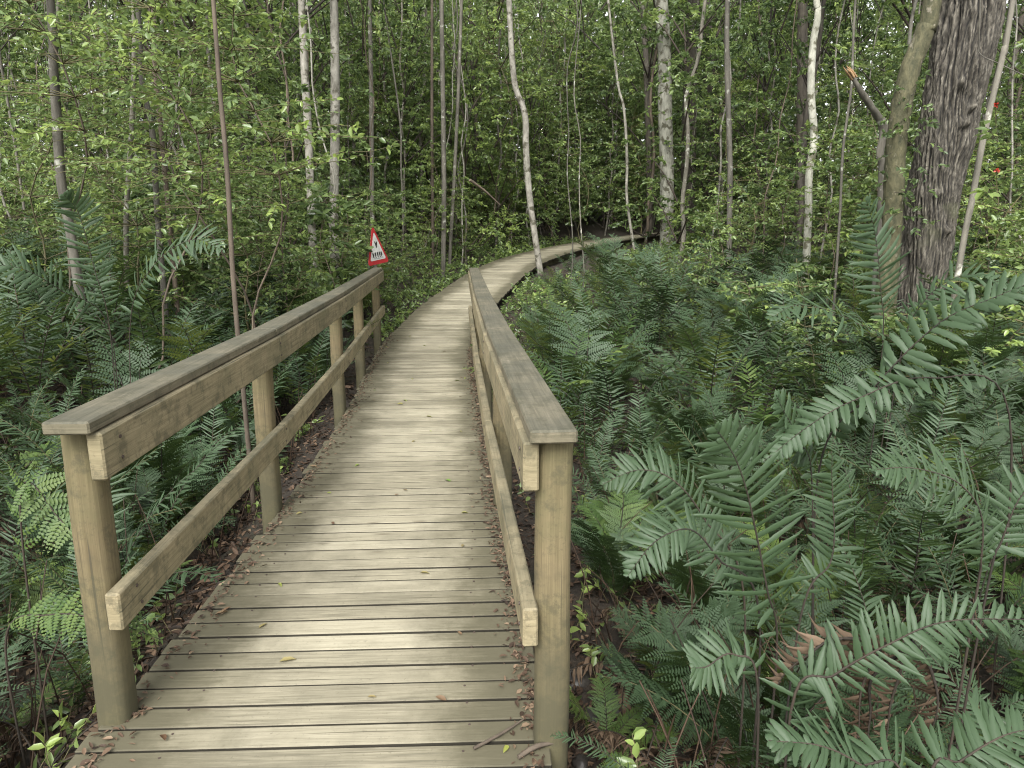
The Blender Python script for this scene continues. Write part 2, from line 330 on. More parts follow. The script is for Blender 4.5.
tag(mb.build('ground', M['soil']), 'dark forest floor of soil and rotting leaves around the boardwalk', 'ground', kind='structure')

# ------------------------------------------------------------------ boardwalk
bw = empty('boardwalk', (-0.62, 0.3, 0)); tag(bw, 'weathered grey-brown plank boardwalk curving away into the forest', 'boardwalk')
def half_w(y): return float(np.interp(y, [0, 2.1, 4.2, 7, 11, 16], [0.79, 0.765, 0.68, 0.655, 0.71, 0.70]))
deck = MB(); across = []
s = 0.2; rb = random.Random(3); origin = np.array([-0.62, 0.3, 0])
while s < PL[-1]-0.3:
    w = 0.103*rb.uniform(0.93, 1.06); gap = rb.uniform(0.011, 0.017)
    c = path_at(s+w/2); t = path_at(s+w+0.15)-path_at(s-0.15); t[2] *= 1; t /= np.linalg.norm(t)
    r = np.array([t[1], -t[0], 0]); r /= np.linalg.norm(r); up = np.cross(r, t)
    hw = half_w(c[1]); jit = rb.uniform(-0.012, 0.012)
    r2 = r+t*rb.uniform(-0.003, 0.003); n0 = sum(len(f) for f in deck.f)
    hl = hw+rb.uniform(-0.012, 0.012)
    box(deck, c+r*jit-up*(0.019+rb.uniform(0, 0.003))-origin, r2*hl, t*w/2, up*0.019, tint=rb.uniform(0.2, 0.8), ch=0.0035)
    # across-coordinate per corner: the metres from the walked line, for the grime
    for f in deck.f[-3:]:
        pass
    s += w+gap
V = np.concatenate(deck.v)+origin
idx = np.concatenate([f.ravel() for f in deck.f])
ps = PS[::3]; da = np.zeros(len(V))
for a in range(0, len(V), 4000):
    q = V[a:a+4000, :2]; D = np.linalg.norm(q[:, None]-ps[None, :, :2], axis=2); i = np.clip(D.argmin(1), 1, len(ps)-2)
    t = nrm(ps[i+1, :2]-ps[i-1, :2]); rr = q-ps[i, :2]; da[a:a+4000] = t[:, 1]*rr[:, 0]-t[:, 0]*rr[:, 1]
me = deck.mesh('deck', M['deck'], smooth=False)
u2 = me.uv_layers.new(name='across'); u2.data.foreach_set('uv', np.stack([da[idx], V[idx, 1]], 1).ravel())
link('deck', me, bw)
M['nail'] = plain('nail_steel', (0.05, 0.035, 0.028), 0.6, 0.4); nm_ = MB(); tube(nm_, [(0, 0, -.01), (0, 0, .0012)], 0.0045, 7); nme = nm_.mesh('nail_head', M['nail']); nh = MB(); kn_ = 0
for p_ in np.arange(2.0, 10.5, 0.1165):
    c = path_at(p_); t = path_at(p_+0.1)-c; t /= np.linalg.norm(t); r = np.array([t[1], -t[0], 0])
    for o_ in (-0.5, 0.5):
        q_ = c+r*(o_+rb.uniform(-.02, .02))+t*rb.uniform(-.012, .012)-origin; kn_ += 1
        if kn_ <= 100: o = link('nail_head', nme, bw); o.location = q_
        else: tube(nh, [q_-[0, 0, .01], q_+[0, 0, .0012]], 0.0045, 7)
tag(nh.build('nail_heads', M['nail'], bw), kind='stuff')
for off in (-0.5, 0.5):
    bm_ = MB(); ss = 0.3
    while ss < PL[-1]-2:
        a, b = path_at(ss), path_at(ss+1.2); t = b-a; l = np.linalg.norm(t); t = t/l; r = np.array([t[1], -t[0], 0]); r /= np.linalg.norm(r); up = np.cross(r, t)
        box(bm_, (a+b)/2+r*off-up*0.135-origin, t*(l/2-0.003), r*0.035, up*0.092, tint=rb.random(), ch=0.004); ss += 1.2
    bm_.build('bearer', M['bearer'], bw, smooth=False)
ss = 1.0
while ss < PL[-1]-3:      # stub piles below the bearers, one every 1.9 m
    a = path_at(ss); t = path_at(ss+0.1)-a; t /= np.linalg.norm(t); r = np.array([t[1], -t[0], 0])
    for off in (-0.5, 0.5):
        p = a+r*off; g = gz(p[0], p[1])-0.15
        if p[2]-0.235-g > 0.02:
            q = MB(); tube(q, [(p[0]-origin[0], p[1]-origin[1], g), (p[0]-origin[0], p[1]-origin[1], p[2]-0.232)], 0.05, 10); q.build('pile', M['bearer'], bw)
    ss += 1.9

# ------------------------------------------------------------------ handrails
def handrail(label, posts, cap_pts, zc, inner, lean0):
    """posts: (x, y); cap_pts: line of the cap's centre; inner = +1 when the walkers' side is +x"""
    root = empty('handrail', (posts[0][0], posts[0][1], 0)); tag(root, label, 'handrail')
    O = np.array([posts[0][0], posts[0][1], 0.0])
    for k, (x, y) in enumerate(posts):
        z1 = np.interp(y, [2, 11], zc)-0.042; g = gz(x, y)-0.2
        q = MB(); n = 28; th = np.linspace(0, 2*np.pi, n, endpoint=False); ex = 0.42   # rounded-square pole
        zs = np.linspace(g, z1, 14); rows = []
        for z in zs:
            f = (z-g)/(z1-g); r0 = 0.058*(1.03-0.06*f)
            cx = np.sign(np.cos(th))*np.abs(np.cos(th))**0.72*r0; cy = np.sign(np.sin(th))*np.abs(np.sin(th))**0.72*r0
            lean = lean0*(1-z/1.1) if z < 1.1 else 0
            rows.append(np.stack([cx-(0)+lean*0, cy, np.full(n, z)], 1)*[1, 1, 1]+[0.002*math.sin(z*7+k), 0, 0])
        Vv = np.array(rows); i = np.arange(13)[:, None]*n; j = np.arange(n)[None]; kk = (j+1) % n
        fc = np.stack([i+j, i+kk, i+n+kk, i+n+j], -1).reshape(-1, 4)
        uu = []
        off = random.uniform(0, 60)
        for fi in fc:
            uu += [(Vv.reshape(-1, 3)[vi][2]+off, (vi % n)/n*0.40+off*2) for vi in fi]
        uu = np.array(uu).reshape(-1, 4, 2)
        wrap = (fc % n == 0) & ((fc % n).max(1, keepdims=True) == n-1)
        uu[..., 1] += wrap*0.40
        q.add(Vv.reshape(-1, 3), fc, random.uniform(0.4, 0.6), 0, uu)
        q.add(np.vstack([Vv[-1]]), np.array([list(range(n))]), 0.5)
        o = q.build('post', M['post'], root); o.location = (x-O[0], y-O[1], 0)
    def rail(name, mat, pts, hx, hz, zz, gap=0.004):
        q = MB()
        P = np.array(pts, float)
        for a in range(len(P)-1):
            p0, p1 = P[a], P[a+1]; t = p1-p0; l = np.linalg.norm(t); t = t/l
            r = np.array([t[1], -t[0], 0]); r /= np.linalg.norm(r); up = np.cross(r, t)
            if up[2] < 0: up = -up
            box(q, (p0+p1)/2-O, t*(l/2-gap/2), r*hx, up*hz, tint=random.uniform(0.35, 0.65), ch=0.006)
        return q.build(name, mat, root, smooth=False)
    def off_line(d, z_off, ext0=0.0):
        P = np.array(cap_pts, float); T = nrm(np.gradient(P, axis=0)); R_ = np.stack([T[:, 1], -T[:, 0], 0*T[:, 0]], 1)
        Q = P+R_*d*inner; Q[:, 2] = np.interp(P[:, 1], [2, 11], zc)+z_off; Q[0] += T[0]*ext0*np.array([1, 1, 0])
        return Q
    rail('cap_rail', M['cap'], off_line(0.022, -0.021, -0.0), 0.070, 0.021, 0)
    rail('upper_rail', M['rail'], off_line(0.0875-0.002, -0.042-0.078-0.001, 0.03), 0.024, 0.077, 0)
    rail('lower_rail', M['rail'], off_line(0.0875-0.002, -0.64, 0.02), 0.024, 0.066, 0)
    for k, (x, y) in enumerate(posts):
        for zz_ in (-0.12, -0.64):
            for dz in (-0.035, 0.035):
                P = off_line(0.0875-0.002+0.024, zz_+dz); xx = np.interp(y, P[:, 1], P[:, 0]); z_ = np.interp(y, P[:, 1], P[:, 2])
                q = MB(); tube(q, [(0, 0, 0), (inner*0.0035, 0, 0)], 0.0062, 10); o = q.build('bolt', M['nail'], root); o.location = (xx-O[0], y+random.uniform(-.012, .012)-O[1], z_)
    return root
LP = [(-1.385, 2.21), (-1.475, 4.12), (-1.66, 6.66), (-1.83, 8.45), (-2.06, 10.8)]
RP = [(0.13, 2.10), (-0.06, 4.22), (-0.25, 6.6), (-0.40, 8.7), (-0.55, 10.8)]
handrail('long left timber handrail with the warning sign at its far end', LP, [(-1.365, 2.06, 0), (-1.465, 4.12, 0), (-1.66, 6.66, 0), (-1.83, 8.45, 0), (-2.07, 10.98, 0)], (1.10, 1.165), 1, 0)
handrail('right timber handrail standing beside the fern-filled hollow', RP, [(0.145, 1.99, 0), (-0.06, 4.22, 0), (-0.25, 6.6, 0), (-0.40, 8.7, 0), (-0.56, 10.95, 0)], (1.095, 1.165), -1, 0)

# ------------------------------------------------------------------ warning sign
sg = empty('warning_sign', (-2.13, 11.25, gz(-2.13, 11.25)), 0); tag(sg, 'white triangular warning sign with red border behind the rail end', 'sign')
M['red'] = plain('sign_red', (0.33, 0.02, 0.024), 0.5, 0.35); M['white'] = plain('sign_white', (0.46, 0.46, 0.43), 0.5, 0.35); M['black'] = plain('sign_black', (0.02, 0.02, 0.02), 0.5, 0.1); M['grey'] = plain('sign_grey', (0.34, 0.34, 0.33), 0.5, 0.1)
zb = H+0.03-sg.location.z-0.47
q = MB(); tube(q, [(0, 0, -0.2), (0, 0, zb+0.25)], 0.022, 10); q.build('sign_post', M['bark_grey'], sg)
board = empty('board_anchor', (0, 0, 0)); bpy.data.objects.remove(board)
fr = Matrix.Translation((0.06, -0.03, zb)) @ Matrix.Rotation(math.radians(68), 4, 'Z') @ Matrix.Rotation(math.radians(-6), 4, 'X') @ Matrix.Rotation(math.radians(-5), 4, 'Y')
def rtri(w, h, r, x0=0, z0=0):
    pts = [(-w/2, 0), (w/2, 0), (0, h)]; out = []
    for i in range(3):
        p = Vector(pts[i]); a = (Vector(pts[i-1])-p).normalized(); b = (Vector(pts[(i+1) % 3])-p).normalized()
        half = a.angle(b)/2; d = r/math.tan(half); c = p+(a+b).normalized()*(r/math.sin(half)); s0, s1 = p+a*d, p+b*d
        for k in range(7):
            v = (s0.lerp(s1, k/6)-c).normalized()*r+c; out.append((v.x+x0, v.y+z0))
    return out
def plate(name, polys, y, th, mat, parent):
    q = MB()
    for poly in polys:
        n = len(poly); V = [fr @ Vector((x, yy, z)) for yy in (y, y+th) for x, z in poly]
        V = [tuple(v) for v in V]
        q.add(V, [list(range(n))]); q.add(V, [list(range(2*n-1, n-1, -1))])
        q.add(V, [[(i+1) % n, i, n+i, n+(i+1) % n] for i in range(n)])
    return q.build(name, mat, parent, smooth=False)
bd = plate('board', [rtri(0.62, 0.60, 0.035)], 0, 0.004, M['red'], sg)
plate('sign_face', [rtri(0.455, 0.435, 0.02, 0, 0.062)], -0.0025, 0.002, M['white'], bd)
fig = [[(-0.035, 0.345), (-0.015, 0.35), (0.0, 0.315), (0.03, 0.345), (0.045, 0.335), (0.010, 0.25), (-0.008, 0.25)],
       [(-0.01, 0.272), (0.012, 0.272), (0.006, 0.25), (-0.004, 0.25)]]
for x in (-0.125, -0.062, 0.0, 0.058, 0.108):
    k = x*7
    fig.append([(x-0.022, 0.175), (x+0.012, 0.185), (x+0.024, 0.14), (x+0.010, 0.118), (x+0.022, 0.10), (x-0.004, 0.105), (x-0.012, 0.14)])
plate('pictogram', fig[:1], -0.005, 0.002, M['black'], bd)
for fg in fig[2:]: plate('mark', [fg], -0.005, 0.002, M['black'], bd)
plate('small_print', [[(-0.11, 0.083), (0.15, 0.083), (0.145, 0.098), (-0.11, 0.098)]], -0.005, 0.002, M['grey'], bd)

# ------------------------------------------------------------------ leaves
def leaf_block(mb, P, D, N, Ln, W, tint, mat=0, droop=0.12, fold=0.18):
    """n leaves: base points, directions, normals; six vertices, two quads each"""
    P, D, N = [np.asarray(a, float) for a in (P, D, N)]; n = len(P); Ln = np.broadcast_to(Ln, (n,))[:, None]; W = np.broadcast_to(W, (n,))[:, None]
    D = nrm(D); Sd = nrm(np.cross(D, N)); U = nrm(np.cross(Sd, D))
    b = P; t = P+D*Ln-U*Ln*droop
    m1 = P+D*Ln*0.30; m2 = P+D*Ln*0.68-U*Ln*droop*0.4
    l1 = m1+Sd*W*0.5+U*W*fold; l2 = m2+Sd*W*0.42+U*W*fold; r1 = m1-Sd*W*0.5+U*W*fold; r2 = m2-Sd*W*0.42+U*W*fold
    V = np.stack([b, l1, l2, t, r2, r1], 1); i = np.arange(n)[:, None]*6
    f = np.concatenate([i+np.array([0, 3, 2, 1]), i+np.array([0, 5, 4, 3])], 1).reshape(-1, 4)
    mb.add(V.reshape(-1, 3), f, np.repeat(np.broadcast_to(tint, (n,)), 2), mat)
def rnd_unit(rs, n):
    v = rs.normal(size=(n, 3)); return nrm(v)
def spray(mb, rs, base, d, L, nl, leaf, tint, mat_leaf=0, mat_twig=1, r=0.004, twig=True):
    """a drooping twig with leaves alternately along it, mostly facing the sky"""
    base = np.asarray(base, float); d = np.asarray(d, float)/np.linalg.norm(d)
    k = 5; ts = np.linspace(0, 1, k)[:, None]; P = base+d*L*ts+np.array([0, 0, -0.18*L])*ts**2+rs.normal(0, 0.02*L, (k, 3))*ts
    if twig: tube(mb, P, np.linspace(r, r*0.35, k), 4, 0.5, mat_twig, cap=False)
    t = rs.uniform(0.2, 1.0, nl); pos = np.stack([np.interp(t, ts[:, 0], P[:, a]) for a in range(3)], 1)
    sd = nrm(np.cross(d, [0, 0, 1])[None]+1e-6); sg_ = np.where(np.arange(nl) % 2 == 0, 1, -1)[:, None]
    D = d[None]*rs.uniform(0.2, 0.9, (nl, 1))+sd*sg_*rs.uniform(0.4, 1.0, (nl, 1))+rs.normal(0, 0.28, (nl, 3))
    N = np.array([[0, 0, 1.0]])+rs.normal(0, 0.75, (nl, 3)); D[:, 2] += rs.normal(-0.25, 0.35, nl)
    Ln = leaf*rs.uniform(0.6, 1.25, nl)
    leaf_block(mb, pos, D, N, Ln, Ln*rs.uniform(0.36, 0.52, nl), np.clip(tint+rs.normal(0, 0.16, nl), 0, 1), mat_leaf)
def crown_mesh(name, seed, z0, z1, rad, nspray, nl, leaf, lmat, wmat, tlo=0.2, thi=0.7, lumps=9, bare=0.0):
    rs = np.random.RandomState(seed); mb = MB()
    # lumps: foliage sits in uneven layers with gaps between
    C = np.stack([rs.uniform(-1, 1, lumps)*rad*0.6, rs.uniform(-1, 1, lumps)*rad*0.6, rs.uniform(z0, z1, lumps)], 1)
    for c in C:
        tube(mb, smooth_pts([(0, 0, max(c[2]-rad*0.5, 0.3)), (c[0]*0.5, c[1]*0.5, c[2]-rad*0.2), tuple(c)], 5), np.linspace(0.022, 0.008, 5), 5, 0.5, 1, cap=False)
    for k in range(nspray):
        c = C[rs.randint(lumps)]; o = rnd_unit(rs, 1)[0]*rs.uniform(0.15, 1.0)*rad*np.array([0.55, 0.55, 0.30])
        d = o*np.array([1, 1, 0.5])+rs.normal(0, 0.25, 3)*rad*0.3; d[2] += 0.02
        spray(mb, rs, c+o, d, rs.uniform(0.25, 0.6)*rad*0.5, nl, leaf, rs.uniform(tlo, thi))
    return mb.mesh(name, [lmat, wmat])

# forest tree prototypes: slim trunk, foliage from head height upwards
def trunk_mesh(name, seed, h, r0, r1, mat, bend=0.25, n=9):
    rs = np.random.RandomState(seed); k = 16
    z = np.linspace(-0.3, h, k); x = np.cumsum(rs.normal(0, bend/6, k)); y = np.cumsum(rs.normal(0, bend/6, k)); x -= x[0]; y -= y[0]
    mb = MB(); tube(mb, smooth_pts(np.stack([x, y, z], 1), 40), np.interp(np.linspace(0, 1, 40), [0, 0.04, 0.12, 1], [r0*1.5, r0*1.15, r0, r1]), n, 0.5, 0, 0.04, seed)
    return mb.mesh(name, mat)
CROWNS = [crown_mesh('crown', 100+i, zl, zh, rd, 230, 22, lf, M['leaf'], M['stem_dark'], tl, th_, lumps=15)
          for i, (zl, zh, rd, lf, tl, th_) in enumerate([(0.6, 8, 2.2, .10, .15, .6), (0.5, 6.5, 1.9, .085, .25, .75), (1.0, 9.5, 2.5, .11, .1, .5), (0.7, 7.5, 2.0, .09, .35, .85), (1.2, 9, 2.4, .10, .2, .65), (0.4, 5.5, 1.7, .08, .3, .8)])]
TOPS = [crown_mesh('crown', 150+i, 5.6, 10, 2.3, 70, 18, .11, M['leaf'], M['stem_dark'], .2, .7, lumps=9) for i in range(3)]
TRUNKS = [trunk_mesh('trunk', 200+i, 10, r, r*0.45, M[mt], bd_) for i, (r, mt, bd_) in enumerate([(.032, 'bark_grey', .5), (.045, 'bark_grey', .4), (.020, 'bark_brown', .6), (.036, 'bark_pale', .5), (.065, 'bark_dark', .3), (.024, 'bark_grey', .8), (.038, 'bark_brown', .4)])]
TNAMES = ['slim grey-trunked', 'grey-trunked', 'thin brown-stemmed', 'pale-trunked', 'stout dark-trunked', 'crooked thin grey-stemmed', 'straight brown-trunked']
TREES = []
def ok_spot(x, y, dmin, lst, gap, fr=0.80):
    d, _, _ = pdist(np.array([x]), np.array([y]))
    if d[0] < dmin or abs(x) > fr*y+1.5: return False
    return all((x-a)**2+(y-b)**2 > gap*gap for a, b in lst)
def zone_word(x, y):
    d, _, sd = pdist(np.array([x]), np.array([y]))
    return 'left of the boardwalk' if sd[0] < 0 else 'right of the boardwalk'

# --- the trees the photograph shows one by one: pixel courses at a chosen distance, carried down to the ground and up past the frame
def named_tree(label, Y, course, w_px, mat, top=9.5, crown=None, taper=0.75, n=12, wob=0.03, seed=1, zlow=None):
    pts = [at(px, py, Y) for px, py in course]           # from top to bottom
    k = (pts[0]-pts[1]).normalized() if len(pts) > 1 else Vector((0, 0, 1))
    r = w_px/2*pts[0].length/F*(0.78 if w_px < 13 else 0.92)
    if top > pts[0].z and top: 
        up = pts[0]+Vector((k.x*0.6, k.y, max(k.z, 0.5)))*((top-pts[0].z)/max(k.z, 0.5)); pts = [up]+pts
    lo = pts[-1]; d = (pts[-1]-pts[-2]).normalized(); g = gz(lo.x, lo.y)
    if lo.z > g-0.2:
        e = lo+Vector((d.x*0.5, 0, -1))*(lo.z-g+0.25); e.z = g-0.25; pts.append(e)
    pts = pts[::-1]; base = Vector((pts[0].x, pts[0].y, g))
    root = empty('forest_tree', base); tag(root, label, 'tree')
    sp = smooth_pts([p-base for p in pts], 60); L = np.linspace(0, 1, 60)
    rad = r*np.interp(L, [0, 0.05, 0.15, 0.5, 1], [1.35, 1.12, 1.02, 1.0, taper])
    q = MB(); tube(q, sp, rad, n, 0.5, 0, wob, seed); q.build('trunk', M[mat], root)
    if crown is not None:
        c = link('crown', TOPS[crown], root); c.location = (sp[-1][0]*0.9, sp[-1][1], 0.3); c.rotation_euler = (0, 0, seed*1.3)
    TREES.append((base.x, base.y))
    return root
named_tree('dark grey tree with a snapped black branch stub, standing among ferns', 7.5, [(48, -30), (53, 60), (57, 120), (61, 180), (70, 230)], 8.5, 'bark_grey', crown=0, seed=3)
named_tree('thin brown bare stem rising from ferns beside the left handrail', 5.2, [(211, -30), (219, 80), (227, 170), (234, 290), (246, 420)], 5, 'bark_brown', top=7.5, seed=4, n=8)
named_tree('pale straight trunk, left one of a pair behind leafy saplings', 12, [(300, -30), (304, 60), (308, 130), (312, 230)], 8.5, 'bark_pale', crown=1, seed=5)
named_tree('pale straight trunk, right one of a pair behind leafy saplings', 12.6, [(333, -30), (335, 60), (335, 130), (334, 230)], 10, 'bark_pale', crown=2, seed=6)
named_tree('slender grey trunk leaning left behind the tall left ferns', 9.5, [(132, -20), (134, 60), (131, 140), (126, 230)], 5, 'bark_grey', seed=7, n=8)
named_tree('slender grey trunk bowed outward behind the tall left ferns', 8.8, [(136, -20), (142, 80), (152, 130), (158, 220)], 6, 'bark_grey', seed=8, n=8)
named_tree('thin straight stem beside the bowed grey trunk', 9.2, [(152, -20), (154, 60), (161, 130), (170, 230)], 5, 'bark_brown', seed=9, n=8)
named_tree('straight thin grey trunk in front of the dark hollow', 16, [(369, -20), (371, 80), (372, 200), (372, 240)], 5, 'bark_grey', seed=10, n=8)
named_tree('grey pole trunk, tallest of the cluster left of the far boardwalk', 17, [(441, -20), (443, 100), (444, 200), (443, 268)], 5.5, 'bark_grey', seed=11, n=8)
named_tree('thin dark pole trunk beside the grey pole trunk', 17.6, [(432, -20), (432, 120), (433, 260)], 3.5, 'bark_brown', seed=12, n=8)
named_tree('thin slanted pole trunk beside the grey pole trunk', 18, [(462, -20), (458, 100), (453, 200), (450, 255)], 4, 'bark_grey', seed=13, n=8)
named_tree('crooked pale slender tree growing at the edge of the boardwalk bend', 17.3, [(508, -30), (511, 40), (515, 85), (525, 115), (526, 150), (530, 200), (537, 250), (541, 278)], 7.2, 'bark_pale', seed=14)
named_tree('white mottled trunk standing where the boardwalk bends away', 20.5, [(659, -30), (664, 40), (665, 110), (667, 170), (667, 232)], 13.4, 'bark_white', crown=0, seed=15)
named_tree('straight dark brown trunk just behind the white mottled trunk', 22.5, [(694, -30), (692, 60), (689, 130), (688, 220)], 14, 'bark_dark', crown=1, seed=16)
named_tree('thin yellowish forked sapling stem before the far boardwalk', 19.3, [(616, 70), (624, 110), (627, 160), (627, 200), (635, 255)], 3.4, 'bark_pale', top=9.5, crown=0, seed=17, n=7)
named_tree('thin pale stem between the dark trunk and the white crooked one', 13, [(728, -20), (727, 60), (729, 130), (730, 190)], 6, 'bark_grey', seed=18, n=8)
named_tree('grey mossy trunk half hidden behind the thin pale stem', 25, [(712, -20), (711, 80), (710, 200)], 15, 'bark_dark', crown=2, seed=19)
named_tree('white crooked slender tree before the dark understorey', 11.5, [(816, -30), (818, 12), (813, 45), (811, 90), (814, 140), (809, 175), (808, 225)], 7.5, 'bark_white', crown=1, seed=20)
named_tree('thin vine-like stem between the white tree and the huge trunk', 8.5, [(856, -10), (852, 80), (843, 150), (839, 230)], 2.6, 'bark_grey', seed=21, n=6)
named_tree('olive mossy trunk leaning against the huge ridged trunk', 7.1, [(940, -40), (925, 30), (910, 70), (898, 130), (893, 200), (890, 250)], 15.5, 'bark_moss', seed=22, taper=0.8, n=16, wob=0.06)
named_tree('thin leaning stem right of the huge ridged trunk', 6.5, [(1016, -20), (1004, 50), (985, 130), (972, 200), (962, 250)], 5.5, 'bark_grey', seed=23, n=8)
named_tree('slim dark trunk far behind the white crooked tree', 16, [(803, -20), (802, 120), (800, 230)], 11, 'bark_dark', crown=0, seed=24)
named_tree('twisted dark trunk with an arching limb right of centre', 26, [(640, -20), (645, 40), (648, 120), (650, 230)], 7, 'bark_dark', crown=1, seed=25)

# the huge ridged tree: bark furrows are real relief
root = empty('forest_tree', (0, 0, 0)); tag(root, 'huge tree with deeply ridged dark bark leaning to the right', 'tree')
pts = [at(x, y, 7.3) for x, y in [(992, -130), (978, -30), (970, 20), (954, 90), (943, 150), (934, 200), (926, 260)]]
pts = [pts[0]+Vector((0.9, 0.3, 5.0))]+pts; g = gz(pts[-1].x, 7.3); pts.append(Vector((pts[-1].x-0.12, 7.3, g-0.3))); pts = pts[::-1]
root.location = (pts[0].x, 7.3, g); TREES.append((pts[0].x, 7.3))
nr, nc = 420, 190; sp = smooth_pts([p-root.location for p in pts], nr)
T = nrm(np.gradient(sp, axis=0)); A = nrm(np.cross(T, [0.0, 1, 0.02])); B = np.cross(T, A)
Ls = np.concatenate([[0], np.cumsum(np.linalg.norm(np.diff(sp, axis=0), axis=1))])
R0 = np.interp(Ls, [0, 0.5, 1.4, 3.0, 5.0, 9.0], [0.38, 0.265, 0.235, 0.255, 0.29, 0.25])
th = np.linspace(0, 2*np.pi, nc, endpoint=False); disp = np.zeros((nr, nc)); tn = np.zeros((nr, nc))
for i in range(nr):
    for j in range(nc):
        cx, cy = math.cos(th[j]), math.sin(th[j]); z = Ls[i]
        tw = th[j]+0.45*z; cx, cy = math.cos(tw), math.sin(tw)
        n1 = mnoise.noise((cx*6.0, cy*6.0, z*2.1)); n2 = mnoise.noise((cx*13+3, cy*13, z*5.5)); n3 = mnoise.noise((cx*34, cy*34+9, z*9)); n4 = mnoise.noise((cx*1.2, cy*1.2+5, z*0.6))
        ridge = 1-abs(n1)*2.2; disp[i, j] = 0.022*ridge+0.020*(1-abs(n2)*2)+0.009*n3+0.02*mnoise.noise((cx*3+7, cy*3, z*3))+0.05*n4
        tn[i, j] = 0.5+0.5*n2
    if 0: pass
flare = np.exp(-Ls/0.35)[:, None]*0.16*np.maximum(0, np.sin(th*5+1))[None]
kn = 0
for kz, ka, kr in ((3.35, 1.25, .07), (2.35, 1.15, .08), (3.0, 1.75, .055), (3.15, 1.9, .05), (2.0, 1.8, .05)):   # burrs on the side seen from the boardwalk
    da_ = np.angle(np.exp(1j*(th-ka)))*0.36; kn = kn+0.07*np.exp(-((Ls[:, None]-kz)**2+da_[None]**2)/(2*(kr*0.6)**2))
rr = R0[:, None]+disp+flare+kn-0.045
V = sp[:, None]+rr[..., None]*(np.cos(th)[None, :, None]*A[:, None]+np.sin(th)[None, :, None]*B[:, None])
i = np.arange(nr-1)[:, None]*nc; j = np.arange(nc)[None]; k = (j+1) % nc
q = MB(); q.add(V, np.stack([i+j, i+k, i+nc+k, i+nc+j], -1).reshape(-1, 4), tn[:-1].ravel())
def ridged_bark():
    m, nt, N, L = newmat('ridged_bark'); tc = N.new('ShaderNodeTexCoord'); geo = N.new('ShaderNodeNewGeometry')
    mp = N.new('ShaderNodeMapping'); mp.inputs['Scale'].default_value = (1, 1, 0.32); L.new(tc.outputs['Object'], mp.inputs[0])
    n1 = nd(N, 'ShaderNodeTexNoise', Scale=24.0, Detail=6.0, Roughness=0.7); L.new(mp.outputs[0], n1.inputs['Vector'])
    n2 = nd(N, 'ShaderNodeTexNoise', Scale=3.0, Detail=4.0); L.new(tc.outputs['Object'], n2.inputs['Vector'])
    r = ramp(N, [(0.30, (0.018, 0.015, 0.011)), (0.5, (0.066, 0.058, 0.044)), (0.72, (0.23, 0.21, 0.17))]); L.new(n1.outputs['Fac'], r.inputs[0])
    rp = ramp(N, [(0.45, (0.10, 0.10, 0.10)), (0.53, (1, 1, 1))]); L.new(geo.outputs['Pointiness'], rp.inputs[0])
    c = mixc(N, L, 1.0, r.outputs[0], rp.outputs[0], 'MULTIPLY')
    rm = ramp(N, [(0.58, (0, 0, 0)), (0.72, (0.6, 0.6, 0.6))]); L.new(n2.outputs['Fac'], rm.inputs[0]); c = mixc(N, L, rm.outputs[0], c, (0.075, 0.078, 0.04))
    p = nd(N, 'ShaderNodeBsdfPrincipled', Roughness=0.88); L.new(c, p.inputs['Base Color'])
    b = nd(N, 'ShaderNodeBump', Strength=0.8, Distance=0.012); L.new(n1.outputs['Fac'], b.inputs['Height']); L.new(b.outputs[0], p.inputs['Normal'])
    o = N.new('ShaderNodeOutputMaterial'); L.new(p.outputs[0], o.inputs[0]); return m
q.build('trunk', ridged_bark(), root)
c = link('crown', TOPS[0], root); c.location = (0.8, 0.3, 0.6)
cl = empty('climbing_plant', at(893, 200, 6.95)); tag(cl, 'small leafy climber covering the mossy trunk beside the huge trunk', 'climber'); q = MB(); rc = np.random.RandomState(77)
for i in range(46):
    p = at(rc.uniform(890, 925), rc.uniform(85, 225), 6.95+rc.uniform(-.1, .15))-cl.location
    spray(q, rc, p, rc.normal(0, 1, 3)*[1, .6, .5]+[0, -.3, -.1], rc.uniform(.1, .28), 9, .055, rc.uniform(.1, .6), twig=True, r=.0025)
q.build('foliage', [M['leaf'], M['stem_dark']], cl)
# the snapped limb and the twining stem belong to their own trees
def stick(name, label, cat, pts, rad, mat, n=8, group=None, seed=0, wob=0.06):
    P = [Vector(p) for p in pts]; o = empty(name, P[0]); bpy.data.objects.remove(o)
    q = MB(); tube(q, smooth_pts([p-P[0] for p in P], max(12, 4*len(P))), np.interp(np.linspace(0, 1, max(12, 4*len(P))), np.linspace(0, 1, len(rad)), rad), n, 0.5, 0, wob, seed)
    o = q.build(name, M[mat] if isinstance(mat, str) else mat); o.location = P[0]
    return tag(o, label, cat, group)
sn = [at(884, 250, 8.0), at(883, 190, 8.0), at(880, 155, 8.0), at(884, 128, 8.0), at(872, 108, 7.9), at(860, 90, 7.8), at(852, 76, 7.75)]
sn[0].z = gz(sn[0].x, 8.0)-0.1
stick('dead_snag', 'bent dead snag with a snapped orange tip left of the huge trunk', 'dead tree', sn, [0.05, 0.045, 0.035, 0.05, 0.032, 0.03, 0.022], 'bark_grey', 12, seed=5, wob=0.2)
dsn = S.objects['dead_snag']; q = MB(); rsn = np.random.RandomState(3); tp = sn[-1]-sn[0]; dd_ = (sn[-1]-sn[-2]).normalized()
for i in range(9):
    o_ = Vector(rsn.normal(0, .014, 3)); e = tp+o_+dd_*rsn.uniform(.05, .14)+Vector(rsn.normal(0, .012, 3)); tube(q, [tp+o_-dd_*.03, (tp+o_+e)/2, e], [.012, .010, .002], 5)
M['splinter'] = plain('splinter', (0.27, 0.17, 0.085), 0.8, 0.4, 30); q.build('splinters', M['splinter'], dsn)
